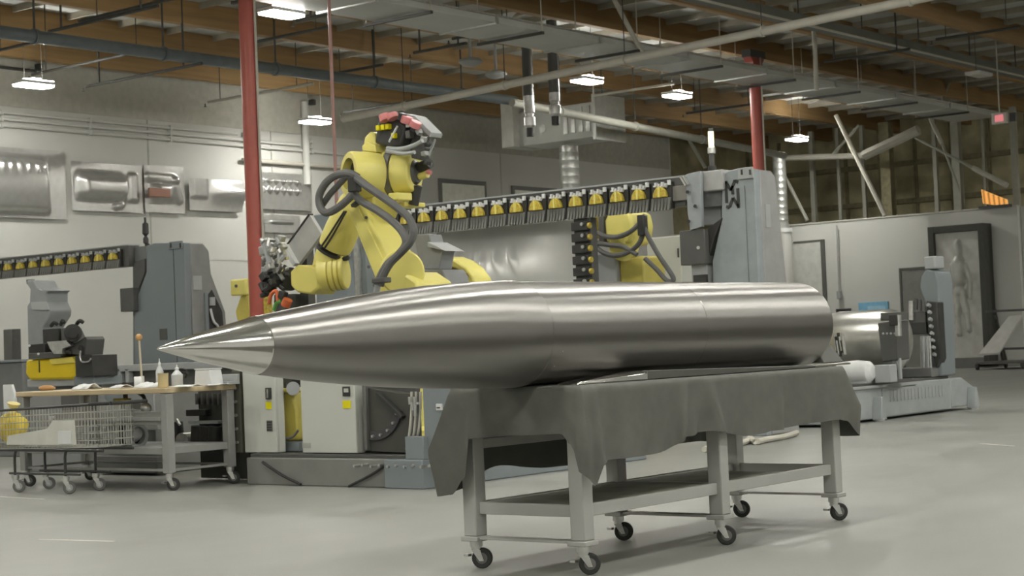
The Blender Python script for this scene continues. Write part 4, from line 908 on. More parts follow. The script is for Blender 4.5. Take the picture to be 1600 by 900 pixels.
# ================================================================== gantries
def gantry(lab_t, lab_b, gu, twr, beam, cells, suffix, flip=False):
    pass
def module(t, c, w_, h, par_beam, du=-1, bright=True):
    # one tool holder of the beam: block, cylinder dome, fittings and teeth
    y, z, u = c
    b = t.part('clamp_block', MB().box((u-.06,y-w_*.46,z-h*.5),(u,y+w_*.46,z+h*.42)), BLK, bevel=.006)
    q = [(u-.06,y+w_*.31*math.cos(math.pi*k/8),z-h*.10+h*.36*math.sin(math.pi*k/8)) for k in range(9)]
    t.part('dome', MB().prism(q,(-.05,0,0)), YELD, b, .008)
    t.part('dome_rib', MB().box((u-.125,y-.012,z-h*.10),(u-.11,y+.012,z+h*.24)), YEL, b)
    f = MB()
    for k in range(4): f.box((u-.1,y-w_*.3+w_*.15*k,z+h*.27),(u-.06,y-w_*.22+w_*.15*k,z+h*(.36+.05*(k%2))))
    f.box((u-.09,y-w_*.45,z+h*.3),(u-.06,y-w_*.34,z+h*.46)); f.cyl((u-.08,y-w_*.3,z+h*.25),(u-.08,y+w_*.3,z+h*.29),.012,seg=6)
    t.part('valve_fittings', f, PAPER if bright else GREYL, b, stuff=True)
    g = MB()
    for k in range(6): g.prism([(u-.075,y-w_*.44+w_*.15*k,z-h*.12),(u-.095,y-w_*.35+w_*.15*k,z-h*.12),(u-.095,y-w_*.29+w_*.15*k,z-h*.54),(u-.095,y-w_*.38+w_*.15*k,z-h*.54)],(.04,0,0))
    t.part('teeth', g, mat('grey_teeth',(.17,.17,.155),.5), b, stuff=True)
# right gantry -------------------------------------------------------
GU = 16.8
t = Thing('right_gantry','grey gantry tower with black emblem carrying a long black beam of yellow capped clamps','gantry',(17,10.0,0))
def PT(pts, u): return [U(x,y,u) for x,y in pts]
front = PT(((1128,292),(1131,276),(1137,267),(1150,264),(1178,264),(1181,440)),GU)
front[-1].z = 0; front[-1].y = front[-2].y
low = PT(((1108,440),(1113,408),(1127,345)),GU); low[0].z = 0
tw = t.part('tower_front', MB().prism(front+low,(.12,0,0)), mat('pale_blue_grey_paint',(.29,.32,.33),.45), bevel=.012)
yR = front[-2].y; yL = U(1131,300,GU).y
side = [(GU+.121,yR,0),(GU+.121,yR,front[-2].z),(GU+.38,yR,front[-2].z),(GU+.47,yR,front[-2].z-.06),(GU+.5,yR,front[-2].z-.3),(GU+.62,yR,1.7),(GU+.75,yR,0)]
t.part('tower_side', MB().prism(side,(0,yL-yR,0)), mat('pale_warm_grey_paint',(.30,.30,.29),.5), bevel=.02)
pa, pb_ = U(1163,290,GU-.006), U(1170,440,GU-.006)
t.part('groove', MB().box((GU-.006,pb_.y,0),(GU,pa.y,pa.z)), GREYD, tw)
t.part('top_clip', MB().box(*UB((1152,263),(1176,278),GU-.03,GU)), GREYL, tw, .004)
for x in (1157,1170): t.part('clip_slot', MB().box(*UB((x,265),(x+3,273),GU-.036,GU-.03)), BLK, tw)
t.part('label_plate', MB().box((GU+.2,yR-.008,2.32),(GU+.3,yR,2.58)), GREYL, tw); 
# black emblem: stacked M and W strokes on the tower face
em = MB(); e0 = U(1133,283,GU-.004); e1_ = U(1155,325,GU-.004); ew, ehh = e0.y-e1_.y, e0.z-e1_.z
def stroke(a, b, wd):
    pa = Vector((GU-.008,e0.y-ew*a[0],e0.z-ehh*a[1])); pb = Vector((GU-.008,e0.y-ew*b[0],e0.z-ehh*b[1]))
    d = (pb-pa).normalized(); n = Vector((0,-d.z,d.y))*wd/2
    em.prism([pa-n,pa+n,pb+n,pb-n],(.006,0,0))
for a,b in (((.05,.0),(.05,.55)),((.05,.02),(.42,.35)),((.42,.35),(.78,.0)),((.78,.02),(1.0,.08)),((.05,.55),(.05,.78)),((.95,.30),(.95,1.0)),((.95,.95),(.55,.62)),((.55,.62),(.25,.93)),((.25,.95),(.0,.9)),((.55,.18),(.55,.5))): stroke(a,b,.034)
t.part('emblem', em, BLK, tw)['kind']='stuff'
# head box, carriage plate, drive box
t.part('head_box', MB().box(*UB((1097,268),(1130,296),GU-.05,GU+.4)), mat('pale_head_box',(.40,.40,.39),.5), bevel=.012)
t.part('head_recess', MB().box(*UB((1098,296),(1129,322),GU+.05,GU+.4)), mat('mid_grey_box',(.15,.155,.155),.5), bevel=.01)
t.part('recess_back', MB().box(*UB((1098,322),(1127,350),GU+.15,GU+.4)), GREYL, bevel=.01)
t.part('carriage_plate', MB().prism(PT(((1072,272),(1094,267),(1096,354),(1078,360),(1074,330)),GU-.12),(.06,0,0)), mat('carriage_grey',(.32,.345,.355),.5), bevel=.006)
for a in ((1074,300),(1076,346),(1086,322)): t.part('carriage_stud', MB().cyl(U(*a,GU-.16),U(*a,GU-.12),.02,seg=10), BLK)
t.part('silver_claw', MB().bar(U(1064,277,GU-.16),U(1072,290,GU-.16),.03,.02), ALU); t.part('silver_claw', MB().bar(U(1068,275,GU-.16),U(1076,288,GU-.16),.03,.02), ALU)
t.part('drive_box', MB().box(*UB((1061,361),(1103,412),GU-.1,GU+.25)), mat('dark_drive_box',(.085,.085,.08),.5), bevel=.01)
t.part('drive_bolt', MB().cyl(U(1091,387,GU-.115),U(1091,387,GU-.1),.02,seg=8), ALU)
t.part('drive_hood', MB().prism(PT(((1100,362),(1112,352),(1128,340),(1116,372),(1106,408),(1100,412)),GU-.02),(.3,0,0)), BLK, bevel=.01)
t.part('drive_foot', MB().box(*UB((1080,413),(1106,445),GU-.02,GU+.2)), GREYL, bevel=.006); t.part('lower_block', MB().box(*UB((1083,430),(1104,446),GU-.06,GU-.02)), BLK)
# beam
bz0, bz1 = 2.60, 2.955; bya, byb = U(1075,300,GU).y, 16.2
t.part('beam_core', MB().box((GU-.06,bya,bz0+.03),(GU+.16,byb,bz1)), GREYD, bevel=.006)
t.part('beam_cap', MB().box((GU-.07,bya-.1,bz1),(GU+.17,byb,bz1+.02)), GREYL)
t.part('beam_end', MB().box(*UB((1043,292),(1076,312),GU-.1,GU-.06)), mat('grey_brown_end',(.2,.19,.17),.5), bevel=.005)
y = U(1035,300,GU-.1).y; k = 0
while y < 15.4:
    module(t,(y,2.775,GU-.06),.30,.34,None); y += .302; k += 1
t.part('far_tower', MB().prism([(GU-.05,16.2,0),(GU-.05,16.8,0),(GU-.05,16.8,3.0),(GU-.05,16.2,3.0)],(.5,0,0)), GREY, bevel=.02)
# beacon on top
p = U(1113,262,GU+.1); 
t = Thing('signal_beacon','slim signal beacon with glowing pale yellow lamp on the gantry tower','beacon',(p.x,p.y,U(1113,268,GU+.1).z)); zb = t.loc.z; hh = (U(1113,200,GU+.1).z-zb)
t.part('foot', MB().cyl((p.x,p.y,zb),(p.x,p.y,zb+.06),.05,seg=14), BLK); t.part('stem', MB().cyl((p.x,p.y,zb+.06),(p.x,p.y,zb+hh*.42),.03,seg=12), GREYD)
t.part('collar', MB().cyl((p.x,p.y,zb+hh*.42),(p.x,p.y,zb+hh*.55),.045,seg=14), ALU)
t.part('lit_lens', MB().cyl((p.x,p.y,zb+hh*.55),(p.x,p.y,zb+hh*.92),.032,seg=16), mat('beacon_lens',(.9,.85,.5),.3,emit=(1,.92,.55),estr=1.6)); t.part('cap', MB().cyl((p.x,p.y,zb+hh*.92),(p.x,p.y,zb+hh),.034,.025,seg=14), GREYD)
# big formed sheet clamped in the gantry
a = U(690,350,GU+.25); b = U(902,440,GU+.25)
def bigsheet(x,y): return .30*math.sin(math.pi*sm(0,.95,x))*math.exp(-((y-.62)/.26)**2)+.06*max(0,math.sin((x+y*.3)*62))*sm(.15,.25,x)*(1-sm(.62,.7,x))*math.exp(-((y-.74)/.08)**2)
t = Thing('formed_sheet','very large pale formed metal sheet with ribs standing under the gantry beam','sheet metal',(GU+.25,(a.y+b.y)/2,1.0))
zt = 2.62; t.part('sheet', hfield(bigsheet,(GU+.3,14.9,1.0),(0,b.y-14.9,0),(0,0,zt-1.0),(-1,0,0),90,50), mat('pale_formed_sheet',(.74,.74,.71),.38,.35,var=.05,scale=3), ang=60)
t.part('lower_frame', MB().box((GU+.2,b.y,.9),(GU+.4,14.9,1.02)), GREYD, bevel=.01); t.part('frame_leg', MB().box((GU+.22,b.y,0),(GU+.38,b.y+.15,.9)), GREYD, bevel=.01); t.part('frame_leg', MB().box((GU+.22,14.7,0),(GU+.38,14.85,.9)), GREYD, bevel=.01)
# hanging black cable chain
t = Thing('cable_chain','black toothed vertical clamp column hanging below the gantry beam','clamp column',(GU-.1,U(914,440,GU-.1).y,.0))
ya, yb = U(897,400,GU-.1).y, U(923,400,GU-.1).y
t.part('rail', MB().box((GU-.08,yb,0),(GU+.05,ya,2.60)), GREYD, bevel=.005)
for k in range(18):
    z = 2.5-k*.135
    t.part('clamp_block', MB().box((GU-.14,yb+.0,z-.05),(GU-.08,ya,z+.05)), BLK, bevel=.006)
    t.part('silver_pin', MB().cyl((GU-.15,yb+.06,z+.02),(GU-.18,yb+.06,z+.02),.022,seg=8), ALU); t.part('yellow_cap', MB().cyl((GU-.12,yb-.03,z),(GU-.12,yb,z),.035,seg=8), YELD)
# second yellow robot behind the beam
RU2 = 18.2
t = Thing('yellow_robot','yellow robot with dark cable loops standing behind the right gantry beam','robot',(18.4,U(978,430,18.4).y,0))
t.part('shoulder', MB().prism([U(x,y,RU2) for x,y in ((946,378),(944,345),(950,331),(972,328),(984,333),(988,352),(984,380),(960,386))],(.5,0,0)), YEL, bevel=.04)
t.part('shoulder_disc', MB().cyl(U(984,352,RU2+.2),U(991,352,RU2+.2),.18,seg=24), YEL, bevel=.01)
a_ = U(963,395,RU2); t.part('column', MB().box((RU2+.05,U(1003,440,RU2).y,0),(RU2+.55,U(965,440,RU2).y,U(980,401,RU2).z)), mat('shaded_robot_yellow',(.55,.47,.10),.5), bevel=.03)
t.part('grey_casing', MB().box(*UB((932,398),(964,445),RU2-.02,RU2+.3)), GREYL, bevel=.02)
t.part('mid_joint', MB().cyl(U(975,385,RU2),U(975,385,RU2+.5),.19,seg=24), YEL)
t.part('neck_post', MB().box(*UB((920,336),(933,372),RU2+.1,RU2+.3)), YELD, bevel=.01); t.part('neck_post', MB().box(*UB((934,333),(944,378),RU2+.0,RU2+.2)), GREYD, bevel=.01)
for pts in (((930,362),(945,369),(965,370),(985,362),(1001,347),(1008,336)),((930,385),(945,396),(965,399),(985,392),(1000,378),(1006,356)),((932,380),(955,383),(975,386),(995,398)),((1004,350),(1014,372),(1030,400),(1052,434),(1043,439),(1025,420),(1008,404))):
    t.part('cable_loop', MB().tube([U(x,y,RU2-.1) for x,y in pts],.032,8,5), HOSE)
t.part('cable_junction', MB().cbox(U(1004,352,RU2-.1),(.1,.1,.26)), BLK, bevel=.01)
t.part('base_plate', MB().cyl((RU2+.3,U(984,440,RU2).y,0),(RU2+.3,U(984,440,RU2).y,.06),.5,seg=28), GREYD)
pa = U(1010,372,19.5); pb_ = U(1066,440,19.5)
t = Thing('white_cabinet','tall white control cabinet behind the dark cable loops, left of the grey tower','cabinet',(19.7,(pa.y+pb_.y)/2,0))
t.part('body', MB().box((19.5,pb_.y,.08),(20.1,pa.y,pa.z)), WHITE2, bevel=.015); t.part('door_handle', MB().box(*UB((1058,388),(1060,402),19.48,19.5)), BLK); t.part('plinth', MB().box((19.52,pb_.y,0),(20.1,pa.y,.08)), GREYD)
# left gantry -------------------------------------------------------
LU = 18.0
t = Thing('left_gantry','grey gantry tower at left with dark side opening and clamp beam reaching left','gantry',(18.2,21.9,0))
pf = PT(((210,590),(210,476),(229,425),(229,384),(240,380),(288,379),(290,540)),LU); pf[0].z = 0; pf[-1].z = 0
tw = t.part('tower_front', MB().prism(pf,(.12,0,0)), GREY, bevel=.012)
yR = pf[-2].y; zt = pf[-2].z
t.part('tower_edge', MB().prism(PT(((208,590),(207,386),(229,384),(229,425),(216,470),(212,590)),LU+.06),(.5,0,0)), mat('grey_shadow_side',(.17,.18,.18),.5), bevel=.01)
side = [(LU+.121,yR,.0),(LU+.121,yR,zt),(LU+.38,yR,zt),(LU+.5,yR,zt-.12),(LU+.53,yR,2.45),(LU+.80,yR,1.85),(LU+.88,yR,0)]
t.part('tower_side', MB().prism(side,(0,.5,0)), mat('warm_grey_machine_paint',(.23,.232,.225),.5), bevel=.02)
t.part('side_opening', MB().prism([(LU+.42,yR-.012,1.2),(LU+.42,yR-.012,2.1),(LU+.52,yR-.012,2.2),(LU+.72,yR-.012,1.85),(LU+.76,yR-.012,1.2)],(0,.012,0)), BLK, tw, label='dark opening in the tower side')
t.part('opening_frame', MB().box((LU+.36,yR-.03,1.1),(LU+.42,yR,2.15)), GREY, tw); t.part('opening_motor', MB().cyl((LU+.5,yR-.03,1.95),(LU+.5,yR-.03,2.08),.05,seg=10), GREYL, tw); t.part('opening_cable', MB().tube([(LU+.46,yR-.03,1.9),(LU+.5,yR-.05,1.7),(LU+.6,yR-.04,1.6),(LU+.64,yR-.03,1.3)],.02,6,4), PAPER, tw)
t.part('side_label', MB().box((LU+.15,yR-.01,2.2),(LU+.32,yR,2.42)), GREYL, tw)
t.part('groove', MB().box((LU-.006,U(275,500,LU).y,0),(LU,U(271,400,LU).y,U(271,390,LU).z)), BLK, tw)
t.part('top_clip', MB().box(*UB((264,378),(284,388),LU-.03,LU)), GREY, tw, .004)
for x in (265,280): t.part('clip_slot', MB().box(*UB((x,380),(x+3,387),LU-.036,LU-.03)), BLK, tw)
t.part('tower_pocket', MB().box(*UB((249,514),(261,531),LU-.01,LU)), GREYD, tw)
t.part('drive_box', MB().box(*UB((187,451),(209,486),LU-.1,LU+.3)), mat('dark_drive_box',(.085,.085,.08),.5), bevel=.01)
t.part('drive_hood', MB().prism(PT(((208,410),(226,404),(226,425),(210,468),(208,450)),LU+.02),(.04,0,0)), mat('dark_drive_box',(.085,.085,.08),.5), bevel=.01)
bya = U(206,400,LU).y
t.part('beam_core', MB().box((LU-.06,bya,2.65),(LU+.16,27.2,2.98)), GREYD, bevel=.006); t.part('beam_cap', MB().box((LU-.07,bya,2.98),(LU+.17,27.2,2.995)), GREYL)
q = U(228,378,LU+.2)
an = t.part('antenna', MB().lathe((LU+.2,q.y,zt-.01),(0,0,1),[(0,.02),(.07,.02),(.09,.045),(.16,.045),(.2,.02),(.24,.055),(.4,.05),(.42,.02),(.5,.02)],10), BLK); t.part('antenna_bracket', MB().bar((LU+.2,q.y,zt+.09),(LU+.2,q.y-.12,zt),.03,.03), BLK, an)
y = bya+.3
while y < 26.6:
    module(t,(y,2.80,LU-.06),.345,.31,None,bright=False); y += .352
t.part('far_tower', MB().box((LU-.05,27.2,0),(LU+.45,27.8,3.0)), GREY, bevel=.02)
# platform and things behind the work table
t = Thing('left_platform','pale topped low machine bed behind the work table, left of the grey tower','machine bed',(16.5,20,0))
pa = U(146,572,16.8); pb_ = U(212,566,16.8)
t.part('bed_top', MB().box((16.6,17.2,pa.z-.10),(17.6,24.5,pa.z)), GREYL, bevel=.01); t.part('bed_body', MB().box((16.7,17.2,0),(17.6,24.5,pa.z-.101)), GREYD, bevel=.01)
for k,x in enumerate((146,168)): t.part('yellow_block', MB().box(*UB((x,578),(x+11,588),16.62,16.7)), YELD, bevel=.01)
for k,x in enumerate((160,182,195)): t.part('grey_bracket', MB().box(*UB((x,576),(x+6,598),16.6,16.7)), GREYL if k else GREYD, bevel=.01)
# small yellow robot far behind the nose
t = Thing('yellow_robot','small pale yellow robot far behind, left of the nearer red column','robot',(21.5,U(378,470,21.5).y,0))
t.part('head', MB().box(*UB((359,437),(384,461),21.5,21.8)), YEL, bevel=.03); t.part('head_bolt', MB().cyl(U(369,447,21.48),U(369,447,21.5),.03,seg=10), GREYD)
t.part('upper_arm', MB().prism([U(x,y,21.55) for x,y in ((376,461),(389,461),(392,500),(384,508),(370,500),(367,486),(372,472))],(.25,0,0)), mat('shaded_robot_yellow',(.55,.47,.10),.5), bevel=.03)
t.part('base', MB().cyl((21.7,U(379,500,21.6).y,0),(21.7,U(379,500,21.6).y,U(379,503,21.6).z),.26,seg=24), YEL); t.part('base_ring', MB().cyl((21.7,U(379,500,21.6).y,.02),(21.7,U(379,500,21.6).y,.1),.36,seg=24), GREYD)
t = Thing('white_shelf_top','white topped low bench behind the tower, beside the small yellow robot','bench',(20.6,U(355,515,20.6).y,0))
zz = U(355,510,20.5).z; t.part('bench_top', MB().box((20.5,U(376,510,20.5).y,zz-.08),(21.2,U(338,510,20.5).y,zz)), PAPER, bevel=.01); t.part('bench_body', MB().box((20.55,U(374,510,20.5).y,0),(21.15,U(340,510,20.5).y,zz-.08)), GREYL)
# ================================================================== left foreground: end effector, work table, cart
EU = 12.3
t = Thing('end_effector','bright yellow robot wrist with black motor behind the left end of the work table','robot',(EU+.2,U(95,590,EU).y,0))
yb_ = t.part('yellow_shell', MB().prism([U(x,y,EU) for x,y in ((40,562),(78,560),(115,557),(118,566),(119,588),(112,593),(46,594),(39,585))],(.5,0,0)), YELS, bevel=.03)
t.part('shell_facet', MB().prism([U(x,y,EU-.02) for x,y in ((76,561),(113,558),(117,567),(80,570))],(.03,0,0)), mat('facet_yellow',(.72,.60,.10),.4), yb_, .008)
t.part('shell_slit', MB().box(*UB((60,563),(62,582),EU-.006,EU)), BLK, yb_)
t.part('base_tray', MB().box(*UB((42,593),(116,603),EU+.05,EU+.45)), GREYL, bevel=.01); t.part('pedestal', MB().box((EU+.1,U(110,600,EU).y,0),(EU+.45,U(50,600,EU).y,U(80,603,EU).z)), GREYD, bevel=.01)
t.part('black_mount', MB().box(*UB((44,538),(70,559),EU+.05,EU+.4)), BLK, bevel=.008); t.part('black_plate', MB().box(*UB((44,552),(95,559),EU-.03,EU+.4)), GREYD, bevel=.006); t.part('plate_screw', MB().cyl(U(60,553,EU-.05),U(60,553,EU-.03),.015,seg=8), ALU); t.part('plate_screw', MB().cyl(U(46,540,EU+.0),U(46,540,EU+.05),.015,seg=8), ALU)
t.part('black_block', MB().box(*UB((66,514),(92,545),EU+.1,EU+.4)), BLK, bevel=.01)
mt = t.part('motor', MB().cyl(U(114,520,EU-.1),U(114,520,EU+.3),.10,seg=24), BLK, bevel=.008); t.part('motor_cap', MB().cyl(U(114,520,EU-.14),U(114,520,EU-.1),.06,seg=18), BLKR, mt)
t.part('motor_cradle', MB().prism([U(x,y,EU) for x,y in ((95,514),(99,513),(110,536),(118,536),(133,526),(136,530),(133,555),(97,552))],(.25,0,0)), GREYD, bevel=.006)
t.part('silver_plate', MB().prism([U(x,y,EU-.08) for x,y in ((73,534),(103,532),(111,540),(97,545),(97,553),(84,553),(78,545))],(.05,0,0)), ALU, bevel=.004)
for k,(x,y,xx,yy) in enumerate(((80,509,90,507),(95,507,100,504),(120,506,130,504),(125,545,128,560),(96,556,112,552))): t.part('cable_stub', MB().tube([U(x,y,EU),U((x+xx)/2,min(y,yy)-3,EU-.03),U(xx,yy,EU)],.022,8,3), BLKR)
t.part('black_box', MB().box(*UB((117,556),(145,588),EU-.05,EU+.3)), BLK, bevel=.006); t.part('silver_hoop', MB().tube([U(*p,EU-.08) for p in ((126,548),(125,558),(128,565),(138,565),(142,560))],.010,6,4), ALU)
t.part('grey_housing', MB().box(*UB((115,588),(147,602),EU,EU+.4)), GREY, bevel=.01)
CU_ = 14.0
t = Thing('tool_column','grey shaped column with hooked top standing left behind the bright yellow wrist','machine column',(CU_+.2,U(58,560,CU_).y,0))
pts = [U(x,y,CU_) for x,y in ((43,560),(42,478),(46,472),(47,452),(42,444),(42,438),(52,438),(57,449),(66,453),(77,454),(72,458),(72,472),(78,485),(77,494),(66,512),(64,560))]; pts[0].z = 0; pts[-1].z = 0
t.part('column', MB().prism(pts,(.35,0,0)), mat('grey_column_paint',(.25,.26,.26),.5), bevel=.015); t.part('top_cap', MB().prism([U(x,y,CU_-.01) for x,y in ((48,472),(72,471),(77,484),(50,484))],(.01,0,0)), GREYL); t.part('foot', MB().box((CU_-.1,pts[-1].y-.1,0),(CU_+.45,pts[0].y+.1,.04)), GREYD)
for k in range(4): t.part('hook', MB().cyl(U(43+3*k,437,CU_+.1),U(44+3*k,444,CU_+.1),.018,seg=8), GREYD)
p = [U(x,y,14.2) for x,y in ((5,600),(5,515),(18,514),(19,600))]; p[0].z=0; p[-1].z=0
t = Thing('dark_post','slim dark grey post at the far left edge behind the work table','post',(14.3,p[0].y,0)); t.part('post', MB().prism(p,(.15,0,0)), GREYD, bevel=.008); t.part('post_foot', MB().box((14.1,p[-1].y-.05,0),(14.45,p[0].y+.05,.03)), GREYD)
t = Thing('grey_machine_box','grey machine box at the left picture edge behind the shopping cart','machine',(13,U(15,600,13).y,0))
a=U(-25,568,13); b=U(36,600,13); t.part('box', MB().box((13,b.y,0),(13.8,a.y,a.z)), mat('mid_grey_box2',(.16,.165,.165),.5), bevel=.015); t.part('lid_edge', MB().box((12.97,b.y-.02,a.z),(13.82,a.y,a.z+.03)), GREY, bevel=.005)
# big grey base behind table and cart
t = Thing('grey_machine','broad grey machine body of the left cell, behind the shopping cart and work table','machine',(11.2,12.9,0))
a=U(34,604,11.2); b=U(240,604,11.2)
t.part('body', MB().box((11.2,b.y,.0),(12.0,a.y,.80)), mat('base_grey_paint2',(.23,.235,.23),.5), bevel=.012)
t.part('side_ledge', MB().box(*UB((150,655),(246,672),11.0,11.2)), mat('ledge_grey',(.30,.30,.29),.5), bevel=.008)
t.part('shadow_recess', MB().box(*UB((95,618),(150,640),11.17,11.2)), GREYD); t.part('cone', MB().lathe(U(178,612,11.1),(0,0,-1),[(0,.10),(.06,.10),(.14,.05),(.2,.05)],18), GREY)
t.part('base_skid', MB().box(*UB((150,712),(246,740),11.02,11.2)), GREYD, bevel=.01)
# work table
t = Thing('work_table','maple topped grey work table on casters, cluttered with bottles and papers','table',(10.2,12.7,0))
WU0, WU1, WV0, WV1, WH = 9.75, 10.55, 11.62, 13.75, .878
t.part('table_top', MB().box((WU0,WV0,WH-.045),(WU1,WV1,WH)), MAPLE, bevel=.006)
for uu in (WU0+.05, WU1-.06):
    for v0 in (WV0+.05, WV1-.06):
        t.part('leg', MB().box((uu-.04,v0-.04,.15),(uu+.04,v0+.04,WH-.045)), mat('table_leg_grey',(.30,.30,.285),.45,.1), bevel=.006)
        caster(t, uu, v0, .15, .055, -.9)
    t.part('lower_rail', MB().box((uu-.02,WV0+.09,.31),(uu+.02,WV1-.1,.37)), mat('table_leg_grey',(.30,.30,.285),.45,.1), bevel=.004)
    t.part('foot_bar', MB().box((uu-.012,WV0+.09,.165),(uu+.012,WV1-.1,.185)), mat('table_leg_grey',(.30,.30,.285),.45,.1))
for v0 in (WV0+.05, WV1-.06):
    t.part('lower_rail', MB().box((WU0+.09,v0-.02,.31),(WU1-.1,v0+.02,.37)), mat('table_leg_grey',(.30,.30,.285),.45,.1), bevel=.004)
    t.part('foot_bar', MB().box((WU0+.09,v0-.012,.165),(WU1-.1,v0+.012,.185)), mat('table_leg_grey',(.30,.30,.285),.45,.1))
t.part('apron', MB().box((WU0+.02,WV0+.09,.56),(WU0+.05,13.2,.68)), mat('table_leg_grey2',(.27,.27,.25),.45,.1), bevel=.008); t.part('apron_lip', MB().box((WU0+.0,WV0+.09,.60),(WU0+.02,13.2,.63)), mat('table_leg_grey',(.30,.30,.285),.45,.1))
t.part('shelf', MB().box((WU0+.07,WV0+.08,.355),(WU1-.08,WV1-.09,.369)), GREYL)
# things on and under the table
def Tz(px, py, u): p = U(px,py,u); return Vector((u,p.y,WH+.001))
c = Tz(255,599,9.86); t = Thing('tan_cup','tan cardboard canister near the front corner of the work table','canister',c); t.part('body', MB().cyl(c,c+Z3*.115,.045,seg=22), mat('tan_cardboard',(.52,.42,.22),.7), bevel=.003); t.part('lid', MB().cyl(c+Z3*.115,c+Z3*.125,.047,seg=22), mat('tan_lid',(.45,.36,.19),.6))
def bottle(px, u, r, h, lab, m, neck=.3):
    c = Tz(px,598,u); t = Thing('spray_bottle',lab,'bottle',c)
    t.part('body', MB().lathe(c,(0,0,1),[(0,r*.9),(.01,r),(h*.55,r),(h*.68,r*.6),(h*.75,r*.33),(h*.8,r*.33)],20), m); t.part('nozzle', MB().lathe(c+Z3*h*.8,(0,0,1),[(0,r*.36),(h*.07,r*.34),(h*.1,r*.16),(h*.22,r*.1)],12), PAPER)
PL = mat('translucent_bottle_plastic',(.52,.54,.54),.35)
bottle(250,10.18,.035,.25,'slim pale dispenser bottle behind the tan canister',PL); bottle(277,10.16,.05,.19,'wider translucent squeeze bottle right of the tan canister',PL)
a=Tz(303,598,10.2); b=Tz(331,598,10.2); t = Thing('white_box','white tapered plastic box on the work table below the rocket nose','box',(10.25,(a.y+b.y)/2,WH)); t.part('box', MB().prism([a,b,b+Vector((0,.03,.14)),a+Vector((0,-.02,.14))],(.14,0,0)), PAPER, bevel=.008); t.part('rim', MB().prism([a+Vector((-.005,-.015,.14)),b+Vector((-.005,.025,.14)),b+Vector((-.005,.025,.15)),a+Vector((-.005,-.015,.15))],(.15,0,0)), PAPER)
c = Tz(215,599,9.95); t = Thing('paper_roll','white roll of paper tape lying on its side on the work table','tape roll',c+Z3*.0); cc=c+Z3*.052; dd=Vector((-.8,.6,0)).normalized(); t.part('roll', MB().lathe(cc-dd*.03,dd,[(0,.025),(0,.05),(.06,.05),(.06,.025),(0,.025)],24,caps=False), PAPER); t.part('core', MB().lathe(cc-dd*.031,dd,[(0,.022),(0,.026),(.062,.026),(.062,.022),(0,.022)],20,caps=False), GREY)
def sheetp(px, u, w_, d_, lab, h=.02, rot=0, m=None):
    c = Tz(px,600,u); R = Matrix.Rotation(rot,3,'Z'); mb = MB().grid(10,6,lambda x,y: c+R@Vector(((y-.5)*d_,(x-.5)*w_,.004+h*abs(math.sin(x*5+y*3))*math.sin(math.pi*y))))
    o = single('crumpled_wipe',lab,'paper',mb,m or PAPER,c,solid=.003); return o
sheetp(235,9.95,.26,.16,'crumpled white wipe between paper roll and tan canister',.05,.2); sheetp(190,10.1,.24,.16,'crumpled white wipe left of the paper roll',.03,-.3); sheetp(135,10.0,.2,.2,'bluish white sheet standing on the middle of the work table',.05,.1); sheetp(292,9.95,.24,.16,'flat white wipes right of the tan canister on the bench top',.015,.1); sheetp(340,10.2,.16,.2,'small white paper at the right end of the bench top',.01)
c=Tz(283,598,10.42); t = Thing('wire_clutter','black coil of wire behind the bottles on the work table','cable coil',c)
for k in range(4): t.part('coil', MB().tube([c+Vector((.03*math.cos(g),.06*math.cos(g+k),.012+.03*k+.05*abs(math.sin(g)))) for g in [j*.7 for j in range(10)]],.008,6,3), BLKR)
a=Tz(345,598,10.45); t = Thing('small_tray','grey tray with white lip at the right back of the work table','tray',a); t.part('tray_base', MB().box((10.38,a.y-.16,WH+.001),(10.53,a.y+.16,WH+.03)), GREYL, bevel=.004); t.part('tray_wall', MB().box((10.5,a.y-.16,WH+.03),(10.53,a.y+.16,WH+.09)), GREYL, bevel=.004)
a=Tz(72,600,10.0); t = Thing('orange_rag','folded orange and tan cloth on the left part of the work table','cloth',a); t.part('fold', MB().lathe(a+Vector((0,-.1,.025)),(0,1,0),[(0,.012),(.03,.024),(.14,.026),(.2,.014)],12), mat('orange_tan_cloth',(.52,.30,.13),.9), bevel=.004); t.part('fold', MB().lathe(a+Vector((.05,-.06,.02)),(0,1,0),[(0,.012),(.03,.02),(.16,.02),(.2,.01)],12), mat('orange_tan_cloth2',(.5,.34,.2),.9))
# mallet leaning against the tower foot, standing in a tin at the bench back
c=Tz(222,598,10.4); t = Thing('stick_mallet','slim wooden stick with round orange head standing in a tube on the bench','mallet',c)
hd = U(217,527,10.4); t.part('tube', MB().cyl(c,c+Z3*.1,.022,seg=12), PAPER); t.part('stick', MB().cyl(c+Z3*.02,(10.4,hd.y,hd.z),.010,seg=10), mat('pale_stick',(.5,.45,.34),.6)); t.part('head', MB().sphere((10.4,hd.y,hd.z),.032,14,10), mat('orange_wood_ball',(.55,.32,.12),.5))
c=Tz(215,598,10.42); 
# white hanging rack board and clip on the left end
a=U(2,610,9.72); t = Thing('white_funnel_board','white tapered board leaning at the left end of the work table','board',(9.9,a.y,WH)); a0=U(0,598,9.85); b0_=U(19,598,9.85); t.part('board', MB().prism([(9.88,a0.y,WH-.25),(9.88,b0_.y,WH-.16),(9.88,b0_.y+.02,WH-.02),(9.88,b0_.y+.06,WH+.07),(9.88,a0.y,WH+.07)],(.03,0,0)), PAPER, bevel=.004); t.part('hook', MB().bar((9.9,b0_.y,WH-.05),(9.9,13.72,WH-.05),.02,.02), GREYL)
